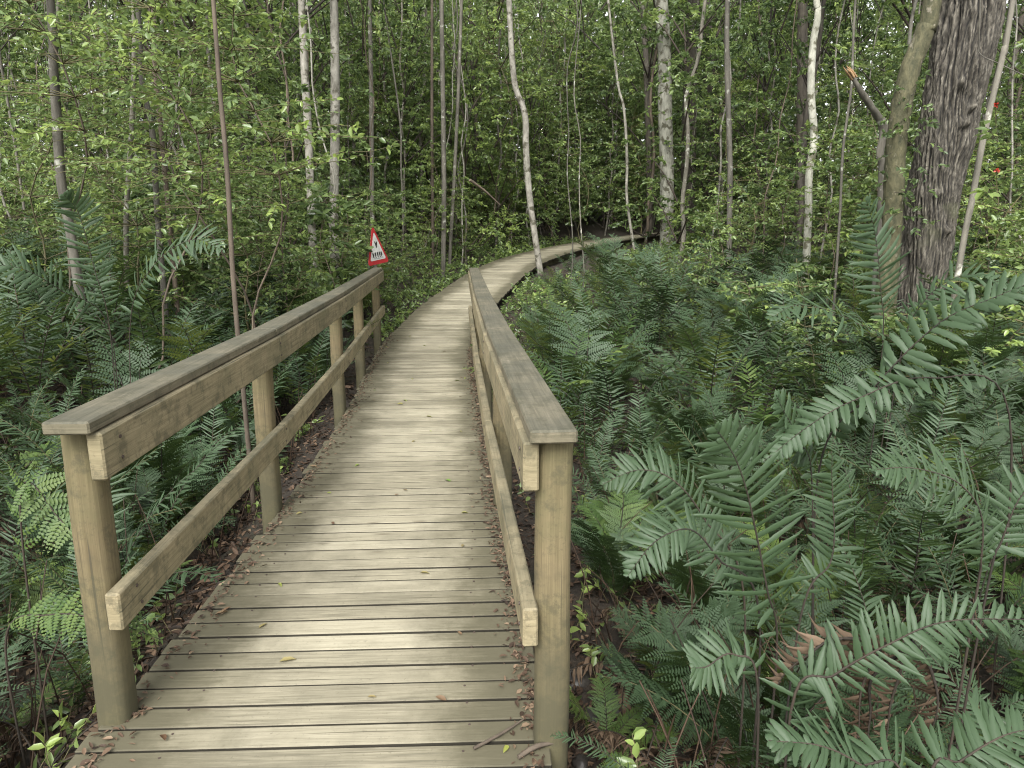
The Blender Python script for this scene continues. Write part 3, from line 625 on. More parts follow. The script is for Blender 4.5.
stick('hanging_vine', 'thin pale vine hanging down the face of the huge trunk', 'vine', [at(981, -40, 6.75), at(980, 10, 6.75), at(979, 40, 6.8), at(980, 54, 6.82), at(1000, 64, 6.7), at(1030, 78, 6.5)], [0.007, 0.006, 0.005, 0.004], 'bark_grey', 6)

# --- filler forest
rf_ = random.Random(11); n = 0; tries = 0; protos = {}
while n < 150 and tries < 6000:
    tries += 1
    y = 8.5+(rf_.random()**0.8)*27; x = rf_.uniform(-0.82, 0.82)*y
    dmin = 2.6 if y < 20 else 1.8
    if abs(x-(-1.0)) < 2.2 and y < 13: continue
    if -3.5 < x < 2.5 and 11 < y < 19: continue           # the opening round the bend stays airy
    if 0.5 < x < 9 and y < 10.5: continue
    if -0.02 < x/y < 0.32 and y < 22 and zone_word(x, y).startswith('right'): continue
    if not ok_spot(x, y, dmin, TREES, 0.9): continue
    ti = rf_.randrange(7); ci = rf_.randrange(6); side = zone_word(x, y)
    dep = 'near' if y < 14 else ('deep' if y < 24 else 'far')
    root = empty('forest_tree', (x, y, gz(x, y)), rf_.uniform(0, 6.28), rf_.uniform(0.85, 1.15))
    tag(root, f"{TNAMES[ti]} understorey tree standing {dep if dep=='deep' else dep} in the wood {side}", 'tree', f"{TNAMES[ti]} trees {dep} in the wood {side}")
    link('trunk', TRUNKS[ti], root); link('crown', CROWNS[ci], root); TREES.append((x, y)); n += 1
n = tries = 0
while n < 46 and tries < 4000:
    tries += 1; y = rf_.uniform(18, 31); x = rf_.uniform(-0.42, 0.40)*y
    if not ok_spot(x, y, 1.7, TREES, 1.0): continue
    ti = rf_.randrange(7); ci = rf_.randrange(6); side = zone_word(x, y); dep = 'deep' if y < 24 else 'far'
    root = empty('forest_tree', (x, y, gz(x, y)), rf_.uniform(0, 6.28), rf_.uniform(0.9, 1.25))
    tag(root, f"{TNAMES[ti]} understorey tree standing {dep} in the wood {side}", 'tree', f"{TNAMES[ti]} trees {dep} in the wood {side}")
    link('trunk', TRUNKS[ti], root); link('crown', CROWNS[ci], root); TREES.append((x, y)); n += 1

YT = [trunk_mesh('trunk', 260+i, 10, r, r*0.6, M[m_], b_, 7) for i, (r, m_, b_) in enumerate([(.013, 'bark_grey', .5), (.018, 'bark_pale', .4), (.022, 'bark_grey', .3), (.015, 'bark_pale', .7), (.012, 'bark_brown', .5)])]
n = tries = 0
while n < 75 and tries < 4000:
    tries += 1; y = rf_.uniform(8.5, 24); x = rf_.uniform(-0.78, 0.78)*y
    if (0.2 < x < 6 and y < 10) or (-0.02 < x/y < 0.07 and y < 19) or (0.1 < x/y < 0.3 and y < 20 and rf_.random() < .6) or not ok_spot(x, y, 1.3, TREES, 0.45): continue
    k = rf_.randrange(5); side = zone_word(x, y); w_ = ['thread-thin grey', 'thin pale', 'thin grey', 'wavy thin pale', 'thread-thin brown'][k]; dep = 'near' if y < 14 else 'deep'
    root = empty('young_tree', (x, y, gz(x, y)), rf_.uniform(0, 6.28)); tag(root, f"{w_} young tree pole standing {dep} in the wood {side}", 'tree', f"{w_} young trees {dep} in the wood {side}")
    link('trunk', YT[k], root); c = link('crown', TOPS[k % 3], root); c.scale = (.55, .55, 1); TREES.append((x, y)); n += 1
# far-off wood, one mass ringing the place
rs = np.random.RandomState(5); mb = MB(); nL = 150000
ang = np.concatenate([rs.uniform(-0.95, 0.95, nL-60000), rs.normal(0, 0.28, 60000)]); R_ = rs.uniform(30, 46, nL); X = np.sin(ang)*R_; Y = np.cos(ang)*R_
lump = 0.5+0.5*np.sin(ang*23+R_*0.7)*np.sin(ang*41+1)
Z = ground_z(X, Y)+rs.uniform(0, 1, nL)*(17+5*lump)
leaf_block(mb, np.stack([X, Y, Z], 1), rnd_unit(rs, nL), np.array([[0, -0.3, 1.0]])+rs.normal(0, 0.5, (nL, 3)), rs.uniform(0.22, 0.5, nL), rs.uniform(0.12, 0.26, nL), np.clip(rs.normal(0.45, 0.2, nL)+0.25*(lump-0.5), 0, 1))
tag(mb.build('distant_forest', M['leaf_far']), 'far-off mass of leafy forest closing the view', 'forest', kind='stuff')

# ------------------------------------------------------------------ saplings and shrubs
def sapling_mesh(seed, h, leaf, nsp, spread, lo=0.25):
    rs = np.random.RandomState(seed); st = MB(); lf = MB(); k = 8
    z = np.linspace(-0.15, h, k); x = np.cumsum(rs.normal(0, 0.04*h, k)); y = np.cumsum(rs.normal(0, 0.04*h, k)); x -= x[0]; y -= y[0]
    P = smooth_pts(np.stack([x, y, z], 1), 20); tube(st, P, np.linspace(0.004+0.0022*h, 0.003, 20), 6, 0.5, 0, 0.05, seed)
    for q in range(nsp):
        t = rs.uniform(lo, 1.0); b = P[int(t*19)]; a = rs.uniform(0, 6.28)
        d = np.array([math.cos(a), math.sin(a), rs.uniform(0.0, 0.6)]); L = spread*(1.15-0.6*t)*rs.uniform(0.6, 1.1)
        spray(lf, rs, b, d, L, rs.randint(14, 26), leaf, rs.uniform(0.25, 0.75), 0, 1, 0.005)
    return st, lf
SAP = []
for i, (h, lf, ns, sp_, mat) in enumerate([(2.6, .075, 46, .9, 'leaf_bright'), (1.8, .062, 46, .7, 'leaf_bright'), (3.6, .07, 64, 1.1, 'leaf_bright'), (1.3, .075, 18, .55, 'leaf'), (2.2, .12, 30, .8, 'leaf'), (3.2, .09, 56, 1.0, 'leaf'), (0.9, .058, 32, .45, 'leaf_bright'), (4.6, .075, 74, 1.5, 'leaf_bright'), (5.2, .075, 100, 1.7, 'leaf_bright')]):
    a, b = sapling_mesh(300+i, h, lf, ns, sp_, 0.46 if i == 8 else 0.25)
    SAP.append((a.mesh('stem', M['stem_green'] if i % 2 else M['bark_brown']), b.mesh('foliage', [M[mat], M['stem_green']])))
SNAMES = ['tall light green', 'chest-high light green', 'very tall light green', 'low dark green', 'broad-leaved dark green', 'tall dark green', 'knee-high light green']
SL = []
def sapling(k, x, y, sc=1.0, label=None, group=None):
    root = empty('sapling', (x, y, gz(x, y)), random.uniform(0, 6.28), sc)
    z = zone_word(x, y); dist = 'close by' if y < 9 else ('amid the trunks' if y < 15 else 'deep in the wood')
    tag(root, label or f"{SNAMES[k]} leafy sapling growing {dist} {z}", 'sapling', group or (None if label else f"{SNAMES[k]} saplings {dist} {z}"))
    link('stem', SAP[k][0], root); link('foliage', SAP[k][1], root); SL.append((x, y)); return root
for px, Y, sc, lb in [(150, 8.8, 1.0, 'tall bright sapling with layered sprays behind the left ferns'), (255, 9.0, 1.05, 'tall bright sapling with layered sprays before the pale trunk pair'), (592, 21.5, 1.2, 'airy lime sapling between the crooked pale tree and the white mottled trunk'),
        (30, 8.5, .95, 'tall bright sapling at the far left beside the snapped dark tree'), (640, 25.5, 1.35, 'airy lime sapling behind the forked yellowish stem and the far boardwalk'), (760, 13.2, .9, 'tall lime sapling between the thin pale stem and the white crooked tree'), (985, 9.5, .95, 'tall leafy sapling behind the huge ridged trunk')]:
    p = at(px, 250, Y); sapling(7, p.x, Y, sc, lb)
for px, Y, sc, lb in [(95, 6.9, .95, 'thin sapling with bright overhanging leaves at the upper left, nearest the left edge'), (190, 7.4, 1.0, 'thin sapling with bright leaves high above the left ferns beside the bare brown stem'), (262, 8.8, 1.05, 'thin sapling with bright leaves high in front of the pale trunk pair'), (10, 7.6, 1.0, 'thin sapling with high bright leaves cut by the left picture edge'), (395, 19.0, 1.4, 'tall thin sapling with high bright leaves left of the far boardwalk'), (470, 22.0, 1.5, 'tall thin sapling with high bright leaves beyond the bend'), (560, 24.5, 1.6, 'tall thin sapling with high bright leaves right beyond the bend')]:
    p = at(px, 250, Y); sapling(8, p.x, Y, sc, lb)
for px, Y, k, sc in [(110, 9.6, 0, 1.1), (185, 10.0, 4, 1.2), (235, 9.4, 0, 1.0), (285, 10.2, 2, .9), (322, 10.6, 4, 1.2), (322, 11.6, 0, .9), (358, 13.5, 1, 1.1), (300, 9.6, 1, 1.1), (15, 9.4, 5, .9), (75, 10.4, 2, 1.0), (398, 13.6, 6, 1.0), (405, 13.2, 6, 1.0), (412, 12.3, 6, .7),
        (835, 6.4, 1, .9), (900, 6.3, 6, 1.3), (960, 6.2, 3, 1.0), (1005, 6.0, 1, 1.0), (715, 9.5, 1, 1.0), (760, 9.0, 6, 1.4), (800, 8.6, 3, 1.1), (740, 11, 0, .9), (1010, 7.5, 5, .9)]:
    p = at(px, 250, Y)
    if pdist(np.array([p.x]), np.array([Y]))[0][0] > 1.0: sapling(k, p.x, Y, sc)
n = 0; tries = 0
while n < 135 and tries < 6000:
    tries += 1; y = rf_.uniform(5.5, 20); x = rf_.uniform(-0.8, 0.8)*y
    dmin = 1.25 if y > 12 else 2.4
    k = rf_.randrange(7)
    if 0 < x < 6 and y < 9: continue
    if -1.2 < x < 2.5 and 11 < y < 17 and k not in (3, 6): continue
    if x < -1 and y < 8.6: continue
    if -0.30 < x/y < -0.11 and y < 12.5: continue
    if -0.02 < x/y < 0.32 and y < 23 and pdist(np.array([x]), np.array([y]))[2][0] > 0: continue
    if not ok_spot(x, y, dmin, SL, 0.75): continue
    sapling(k, x, y, rf_.uniform(0.8, 1.2)); n += 1
n = tries = 0
while n < 60 and tries < 5000:
    tries += 1; y = rf_.uniform(14, 30); x = rf_.uniform(-0.34, 0.40)*y; k = rf_.randrange(7)
    d_, _, sd_ = pdist(np.array([x]), np.array([y]))
    if d_[0] < 1.3 or (sd_[0] > 0 and y < 26) or not ok_spot(x, y, 1.3, SL, 0.8): continue
    if y < 19 and x > -3.2 and k in (2, 4, 5): continue
    sapling(k, x, y, rf_.uniform(0.8, 1.25)); n += 1

for px, Y, k, sc in [(562, 29, 0, 1.3), (585, 28.6, 1, 1.5), (605, 29.5, 3, 1.6), (622, 29, 0, 1.3), (640, 30, 1, 1.6), (655, 29.2, 6, 2.2), (672, 29.8, 0, 1.3), (690, 30, 3, 1.7), (708, 30, 1, 1.5), (725, 30.5, 0, 1.4), (575, 31, 2, 1.2), (632, 31.5, 2, 1.2), (545, 27, 1, 1.4), (530, 26, 3, 1.5)]:
    p = at(px, 240, Y); sapling(k, p.x, Y, sc, None)
# ------------------------------------------------------------------ ferns
def pinna(mb, P, D, N, L, W, tint, seg=4, serr=0.0, droop=0.15, rs=None, mat=0):
    """strap-shaped leaflets, n of them: folded at the midrib, pointed, drooping at the tip"""
    P, D, N = [np.asarray(a, float) for a in (P, D, N)]; n = len(P); D = nrm(D); Sd = nrm(np.cross(D, N)); U = nrm(np.cross(Sd, D))
    L = L[:, None]; W = np.broadcast_to(W, (n,))[:, None]; cols = []; r0_ = np.random.RandomState(int(abs(P[:, 0].sum()*1e4)) % 99991); dr = droop*r0_.uniform(0.2, 2.4, (n, 1)); sk = r0_.normal(0, 0.10, (n, 1)); W = W*r0_.uniform(0.75, 1.2, (n, 1))
    prof = lambda t: (0.62+0.9*t-0.55*t*t)*np.sqrt(max(1-t**2.6, 0))
    for s_ in range(seg+1):
        t = s_/seg; c = P+D*L*t-U*L*dr*t*t+Sd*L*sk*t*t; w = W*0.5*prof(t)
        if serr and 0 < s_ < seg: w = w*(1+serr*(1 if s_ % 2 else -1))
        cols += [c+Sd*w-U*W*0.10, c+U*W*0.06, c-Sd*w-U*W*0.10]
    V = np.stack(cols, 1); m = 3*(seg+1); i = np.arange(n)[:, None]*m; fs = []
    for s_ in range(seg):
        a = s_*3
        fs += [i+np.array([a, a+3, a+4, a+1]), i+np.array([a+1, a+4, a+5, a+2])]
    f = np.stack(fs, 1).reshape(-1, 4)
    mb.add(V.reshape(-1, 3), f[:, ::-1], np.repeat(np.broadcast_to(tint, (n,)), 2*seg), mat)
def frond_on(mb, curve, Nn, plen, pw, npair, seed, tint=0.45, stipe=0.2, seg=4, serr=0.0, fwd=0.35, up=0.12, lacy=False, droop=0.15, r0=0.006, base_short=0.6):
    """a frond along a curve of points; Nn = the side the blade faces"""
    rs = np.random.RandomState(seed); C = smooth_pts(curve, 40); C = C+np.stack([np.sin(np.linspace(0, 9, 40)+seed), np.cos(np.linspace(0, 7, 40)+seed*2), 0*np.linspace(0, 1, 40)], 1)*0.008*np.linspace(0, 1, 40)[:, None]; T = nrm(np.gradient(C, axis=0))
    Nn = np.asarray(Nn, float); Nn = np.broadcast_to(Nn, C.shape) if Nn.ndim == 1 else Nn
    Sd = nrm(np.cross(T, Nn)); U = np.cross(Sd, T)
    tube(mb, C, np.linspace(r0, r0*0.25, 40), 5, 0.3, 1, cap=False)
    t = np.linspace(stipe, 0.985, npair)
    for sgn in (1, -1):
        tt = np.clip(t+rs.uniform(-0.3, 0.3, npair)*(1-stipe)/npair+(0.5*(1-stipe)/npair if sgn > 0 else 0), 0, 0.995); q = tt*39
        g = lambda A: np.stack([np.interp(q, np.arange(40), A[:, a]) for a in range(3)], 1)
        P, Tq, Sq, Uq = g(C), g(T), g(Sd), g(U); x = (tt-stipe)/(1-stipe)
        L = plen*np.interp(x, [0, 0.12, 0.35, 0.65, 0.88, 1], [base_short*0.8, 0.5+base_short*0.45, 1, 0.88, 0.5, 0.13])*rs.uniform(0.74, 1.1, npair)*np.where(rs.uniform(0, 1, npair) < 0.05, 0.35, 1.0)
        D = Sq*sgn+Tq*(fwd+0.5*x[:, None]**2+rs.normal(0, 0.10, (npair, 1)))+Uq*(up+rs.normal(0, 0.16, (npair, 1))+0.15*np.sin(x*7+seed)[:, None])
        ti = np.clip(tint+rs.normal(0, 0.10, npair)+0.12*x, 0, 1)
        if not lacy: pinna(mb, P, D, Uq+rs.normal(0, 0.22, (npair, 3)), L, pw, ti, seg, serr, droop)
        else:
            for a in range(npair):
                m = max(4, int(L[a]/(pw*0.95))); w = np.linspace(0.06, 1, m); d = nrm(D[a][None])[0]; s2 = np.cross(d, Uq[a]); s2 /= np.linalg.norm(s2)
                pp = P[a]+d*L[a]*w[:, None]-Uq[a]*(L[a]*0.18*w**2)[:, None]; l2 = L[a]*0.24*np.interp(w, [0, .25, 1], [.8, 1, .12])
                for s3 in (1, -1):
                    leaf_block(mb, pp, s2*s3+d*0.45+rs.normal(0, 0.05, (m, 3)), np.broadcast_to(Uq[a], (m, 3)), l2, pw*0.85, np.full(m, ti[a]), 0, 0.1, 0.1)
def std_curve(L, phi0, phi1, sway=0.0, k=10):
    """arching in the local xz plane from the crown outward"""
    ph = phi0+(phi1-phi0)*np.linspace(0, 1, k)**1.5; ds = L/(k-1)
    x = np.concatenate([[0], np.cumsum(np.sin(ph[:-1])*ds)]); z = np.concatenate([[0], np.cumsum(np.cos(ph[:-1])*ds)])
    y = sway*np.linspace(0, 1, k)**2; nx = -np.cos(ph); nz = np.sin(ph)
    return np.stack([x, y, z], 1), np.stack([nx, 0*nx, nz], 1)
def interpN(Nn): return np.stack([np.interp(np.linspace(0, len(Nn)-1, 40), np.arange(len(Nn)), Nn[:, a]) for a in range(3)], 1)
FR = []
for i, (L, p0, p1, pl, pw, np_, lacy, tn_, mt) in enumerate([
        (1.25, .18, 1.15, .17, .019, 28, 0, .42, 'fern'), (1.45, .10, .85, .19, .021, 30, 0, .35, 'fern'), (1.05, .35, 1.55, .145, .017, 26, 0, .5, 'fern'), (1.3, .3, 1.9, .16, .019, 29, 0, .3, 'fern'),
        (1.1, .3, 1.3, .26, .017, 20, 1, .5, 'fern'), (0.9, .4, 1.6, .22, .015, 18, 1, .6, 'fern_light'), (0.7, .5, 1.7, .13, .018, 20, 0, .6, 'fern_light'), (1.2, .15, 1.0, .27, .017, 21, 1, .4, 'fern')]):
    cv, nn = std_curve(L, p0, p1, (-1)**i*0.08); mb = MB()
    frond_on(mb, cv, interpN(nn), pl, pw, np_, 400+i, tn_, 0.24, 4 if not lacy else 1, 0.0, lacy=bool(lacy))
    FR.append(mb.mesh('frond', [M[mt], M['stem_dark'] if i % 2 else M['stem_green']]))
DEAD = []
for i, (L, p0, p1) in enumerate([(0.9, 1.2, 2.9), (0.7, 1.0, 3.0), (1.0, 1.4, 2.7)]):
    cv, nn = std_curve(L, p0, p1, 0.1); mb = MB()
    frond_on(mb, cv, interpN(nn), .13, .020, 20, 450+i, 0.5, 0.25, 3, 0.35, fwd=0.8, up=-0.5, droop=0.6)
    DEAD.append(mb.mesh('dead_frond', [M['dead'], M['stem_dark']]))
def put_frond(root, fi, az, tilt=0.0, sc=1.0, roll=0.0, dead=False):
    o = link('dead_frond' if dead else 'frond', DEAD[fi] if dead else FR[fi], root)
    o.matrix_local = Matrix.Rotation(az, 4, 'Z') @ Matrix.Rotation(tilt, 4, 'Y') @ Matrix.Rotation(roll, 4, 'Z') @ Matrix.Scale(sc, 4)
    return o
FL = []
KIND = {'sword': [0, 1, 2, 3, 0, 1], 'lacy': [4, 7, 4, 7], 'light': [5, 6, 5]}
def fern_parts(x, y, kind, nf, sc, label, group=None, dead=0, rng=random):
    root = empty('fern', (x, y, gz(x, y)-0.02), 0, sc); tag(root, label, 'fern', group); a0 = rng.uniform(0, 6.28)
    for k in range(nf): put_frond(root, rng.choice(KIND[kind]), a0+k*2*math.pi/nf+rng.uniform(-.35, .35), rng.uniform(-0.15, 0.3), rng.uniform(0.6, 1.15), rng.uniform(-.5, .5))
    for k in range(dead): put_frond(root, rng.randrange(3), rng.uniform(0, 6.28), rng.uniform(-0.2, 0.2), rng.uniform(0.7, 1.1), 0, True)
    FL.append((x, y)); return root
# whole ferns as one mesh, for those too far off to show their fronds apart
def baked(kind, nf, seed):
    rng = random.Random(seed); mb = MB(); a0 = rng.uniform(0, 6)
    for k in range(nf):
        L = rng.uniform(0.8, 1.35); lacy = kind == 'lacy'; cv, nn = std_curve(L, rng.uniform(.1, .5), rng.uniform(.9, 1.8), rng.uniform(-.1, .1))
        t2 = MB(); frond_on(t2, cv, interpN(nn), .25 if lacy else .17, .021, 14 if lacy else 24, seed*20+k, rng.uniform(.05, .85), .22, 2, 0.0, lacy=lacy)
        a = a0+k*2*math.pi/nf+rng.uniform(-.3, .3); Rm = np.array([[math.cos(a), -math.sin(a), 0], [math.sin(a), math.cos(a), 0], [0, 0, 1]])
        for v, f, t_, m_ in zip(t2.v, t2.f, t2.t, t2.m): pass
        off = mb.n
        for v in t2.v: mb.v.append(v @ Rm.T)
        for f in t2.f: mb.f.append(f+off)
        mb.t += t2.t; mb.m += t2.m; mb.uv += t2.uv; mb.n += t2.n
    return mb.mesh('fern', [M['fern'] if kind != 'light' else M['fern_light'], M['stem_dark']])
BK = [('light', baked('light', 6, 67)), ('sword', baked('sword', 8, 61)), ('sword', baked('sword', 10, 62)), ('sword', baked('sword', 7, 63)), ('lacy', baked('lacy', 8, 64)), ('lacy', baked('lacy', 7, 65)), ('light', baked('light', 7, 66))]

# --- the big fronds the photograph shows one by one
def hero(label, base, fronds, dead=0, mat='fern'):
    b = Vector(base); g = gz(b.x, b.y); root = empty('fern', (b.x, b.y, g)); tag(root, label, 'fern'); o0 = Vector((b.x, b.y, g))
    for k, (curve, Nn, pl, pw, npair, st, tn_) in enumerate(fronds):
        mb = MB(); bx_, by_ = curve[0].x*.72+b.x*.28, curve[0].y*.72+b.y*.28; zg = min(gz(bx_, by_)-.03, curve[0].z-.05); c = [Vector((bx_, by_, zg))-o0]+[p-o0 for p in curve]
        lc = mat == 'fern_light'; frond_on(mb, c, Nn, pl*(1.5 if lc else 1), .013 if lc else pw, npair, 500+k+int(abs(b.x)*97), tn_, st, 8, 0.10, r0=0.0048, lacy=lc)
        mb.build('frond', [M[mat], M['stem_dark']], root)
    for k in range(dead): put_frond(root, k % 3, 1.1+2.1*k, 0, 1.0, 0, True)
    FL.append((b.x, b.y)); return root
toC = lambda p: (Vector((0, 0, H))-p)
hero('fern with one huge arching frond showing rows of blunt grey-green leaflets', (1.75, 3.05, 0),
     [([at(818, 480, 2.95), at(868, 395, 2.8), at(935, 325, 2.7), at(1000, 296, 2.6), at(1075, 268, 2.5)], (-0.25, -0.55, 0.8), .14, .030, 33, .26, .45),
      ([at(812, 500, 2.9), at(800, 440, 2.8), at(775, 395, 2.7)], (0.3, -0.8, 0.45), .13, .026, 24, .40, .45)], dead=2)
hero('fern with a long frond bowing low from the right edge to the gully', (2.55, 2.95, 0),
     [([at(1010, 420, 2.85), at(930, 378, 2.75), at(855, 400, 2.7), at(805, 428, 2.68), at(762, 462, 2.65)], (-0.1, -0.6, 0.8), .115, .027, 38, .20, .4)], dead=1)
hero('tall fern with an upright feathery frond standing before the huge trunk', (2.62, 5.0, 0),
     [([at(882, 350, 5.0), at(881, 290, 4.95), at(876, 240, 4.9), at(866, 200, 4.8)], (0.2, -1, 0.25), .24, .030, 24, .35, .45),
      ([at(890, 360, 5.0), at(850, 320, 4.9), at(800, 305, 4.8), at(770, 318, 4.7)], (0, -0.4, 1), .22, .03, 24, .3, .4),
      ([at(900, 360, 5.0), at(925, 300, 4.9), at(965, 275, 4.8), at(1010, 285, 4.7)], (0, -0.4, 1), .22, .03, 24, .3, .35)], dead=2)
hero('large fern with one upright glossy frond, tallest close to the right handrail', (0.88, 2.22, 0),
     [([at(776, 660, 2.12), at(768, 590, 2.05), at(752, 510, 1.98), at(735, 462, 1.93), at(716, 428, 1.88)], (-0.15, -1, 0.35), .17, .021, 31, .25, .4),
      ([at(760, 620, 2.2), at(720, 560, 2.2), at(690, 530, 2.2), at(655, 540, 2.15), at(630, 575, 2.1)], (-0.2, -0.7, 0.7), .13, .017, 29, .3, .35),
      ([at(745, 600, 2.35), at(705, 520, 2.4), at(672, 480, 2.4), at(640, 470, 2.4), at(605, 485, 2.4)], (-0.1, -0.7, 0.7), .13, .017, 30, .3, .4),
      ([at(800, 620, 2.3), at(830, 560, 2.35), at(835, 500, 2.4), at(832, 455, 2.4)], (0.2, -0.9, 0.4), .12, .016, 28, .3, .3)], dead=2)
hero('fern with a nearly level frond of upright leaflets above brown dead fronds', (0.92, 1.72, 0),
     [([at(790, 715, 1.72), at(835, 675, 1.7), at(890, 645, 1.68), at(950, 620, 1.68), at(1040, 618, 1.7)], (0.0, -0.9, 0.55), .12, .016, 44, .12, .4)], dead=3)
hf = hero('withered fern with brown curled fronds hanging in a curtain below the level frond', (0.98, 1.80, 0), [])
for k, cv in enumerate([[(895, 640), (880, 650), (862, 690), (855, 740)], [(900, 642), (900, 670), (890, 710), (884, 750)], [(880, 645), (850, 660), (835, 690), (828, 730)], [(910, 640), (930, 665), (935, 700), (930, 745)], [(870, 640), (830, 640), (800, 660), (778, 690)], [(905, 650), (870, 680), (872, 720), (868, 752)]]):
    q = MB(); P = [at(x, y, 1.74+0.03*(k % 3))-hf.location for x, y in cv]
    frond_on(q, P, (0.2, -1, 0.3), .085, .016, 18, 640+k, 0.55, 0.1, 3, 0.35, fwd=1.0, up=-0.5, droop=0.8); q.build('dead_frond', [M['dead'], M['stem_dark']], hf)
for k, (px, py, Y_) in enumerate([(700, 700, 1.95), (640, 620, 2.4), (880, 560, 2.2), (960, 690, 1.75), (740, 380, 4.6), (690, 400, 4.2), (30, 680, 2.3), (640, 455, 3.4)]):
    p = at(px, py, Y_); hw_ = empty('fern', (p.x, p.y, gz(p.x, p.y)+.05)); tag(hw_, 'withered brown fern collapsed among the green ferns', 'fern', 'withered ferns'); FL.append((p.x, p.y))
    for j in range(7): put_frond(hw_, j % 3, j*.9+k, -0.3+0.12*j, 0.8, 0, True)
hero('fern with a dark curved stalk arching over at the right picture edge', (1.42, 2.15, 0),
     [([at(974, 612, 2.1), at(982, 560, 2.08), at(980, 515, 2.05), at(955, 482, 2.0), at(915, 468, 1.95), at(880, 470, 1.9)], (0.1, -0.75, 0.65), .14, .016, 36, .32, .5),
      ([at(985, 600, 2.1), at(1000, 540, 2.1), at(1025, 495, 2.1), at(1065, 475, 2.1)], (-0.2, -0.75, 0.65), .13, .017, 24, .3, .45)], dead=2)
hero('low fern with broad fronds spreading along the bottom picture edge', (0.95, 1.45, 0),
     [([at(905, 800, 1.48), at(860, 765, 1.5), at(815, 745, 1.5), at(770, 738, 1.52)], (0, -0.35, 1), .125, .017, 32, .15, .4),
      ([at(925, 800, 1.48), at(960, 760, 1.5), at(1000, 735, 1.52), at(1050, 728, 1.54)], (0, -0.35, 1), .125, .017, 32, .15, .45)])
hero('fern with a pale lifted frond of narrow leaflets low among dead stalks', (0.80, 1.78, 0),
     [([at(758, 700, 1.8), at(735, 655, 1.8), at(708, 665, 1.78), at(690, 668, 1.76)], (0, -0.7, 0.7), .10, .016, 20, .3, .6)])
hero('bright lime fern with a single frond crossing behind the left near post', (-1.95, 2.5, 0),
     [([at(20, 500, 2.5), at(60, 520, 2.45), at(95, 560, 2.4)], (0, -0.6, 0.8), .085, .018, 24, .2, .55),
      ([at(5, 640, 2.3), at(50, 615, 2.3), at(110, 620, 2.3), at(160, 640, 2.35)], (0, -0.5, 0.8), .08, .018, 24, .3, .5)], mat='fern_light')
hero('tall dark fern with upright fronds, nearest the sign among the left ferns', (-3.6, 6.0, 0),
     [([at(110, 330, 5.8), at(95, 270, 5.7), at(78, 215, 5.6), at(65, 195, 5.5)], (0.3, -0.9, 0.3), .22, .028, 26, .3, .3),
      ([at(130, 330, 5.8), at(150, 270, 5.6), at(190, 240, 5.5), at(225, 250, 5.4)], (0.1, -0.7, 0.6), .22, .028, 26, .3, .35),
      ([at(110, 330, 5.8), at(60, 290, 5.5), at(20, 268, 5.3), at(-20, 265, 5.2)], (0.2, -0.7, 0.6), .22, .028, 26, .3, .4)])
small = [(0.42, 2.75, 'light', .55, 'small bright fern in the gully just behind the right near post'), (0.62, 2.15, 'light', .5, 'small pale fern low on the litter beside the right near post'), (0.45, 1.85, 'sword', .35, 'tiny fern beside the foot of the right near post'), (0.75, 3.3, 'lacy', .6, 'lacy fern spreading over the stony gully')]
for x, y, kd, sc, lb in small: fern_parts(x, y, kd, 5, sc, lb)
rg = random.Random(21)
def bank(side, cnt, near):
    n = tr = 0
    while n < cnt and tr < 9000:
        tr += 1
        y = rg.uniform(1.7, 6.2) if near else rg.uniform(5.0, 13.5)
        x = rg.uniform(-0.78*y-0.6, -1.9) if side < 0 else rg.uniform(0.5, 0.78*y+0.6)
        d, _, sd = pdist(np.array([x]), np.array([y]))
        if sd[0] != side or d[0] < (1.15 if side > 0 else 1.1)+0.06*(y if near else 3): continue
        if side > 0 and near and d[0] < 2.1 and 2.3 < y < 4.4 and rg.random() < 0.8: continue   # the open stony gully
        if side > 0 and y > 11 and x/y < 0.32 and d[0] < 2.2: continue
        if side < 0 and d[0] < 1.5 and rg.random() < 0.75: continue
        if any((x-a)**2+(y-b)**2 < (0.33 if near else 0.5)**2 for a, b in FL): continue
        where = 'left of the boardwalk' if side < 0 else 'right of the boardwalk'
        if near:
            kd = rg.choice(['sword', 'sword', 'sword', 'lacy', 'lacy', 'light'] if side > 0 else ['sword', 'sword', 'sword', 'sword', 'lacy', 'light'])
            nm = {'sword': 'dark strap-leaved', 'lacy': 'fine lacy', 'light': 'light green'}[kd]
            fern_parts(x, y, kd, rg.randint(6, 10), rg.uniform(0.5, 0.95), f"{nm} fern in the near bank {where}", f"{nm} ferns in the near bank {where}", rg.choice([1, 2, 2, 3]), rg)
        else:
            kd, me_ = rg.choice(BK); nm = {'sword': 'dark strap-leaved', 'lacy': 'fine lacy', 'light': 'light green'}[kd]
            o = link('fern', me_); o.location = (x, y, gz(x, y)-0.02); o.rotation_euler = (0, 0, rg.uniform(0, 6.28)); s_ = rg.uniform(0.8, 1.5) if side > 0 else rg.uniform(0.95, 1.5); o.scale = (s_, s_, s_)
            tag(o, f"{nm} fern further back {where}", 'fern', f"{nm} ferns further back {where}"); FL.append((x, y))
        n += 1
    return n
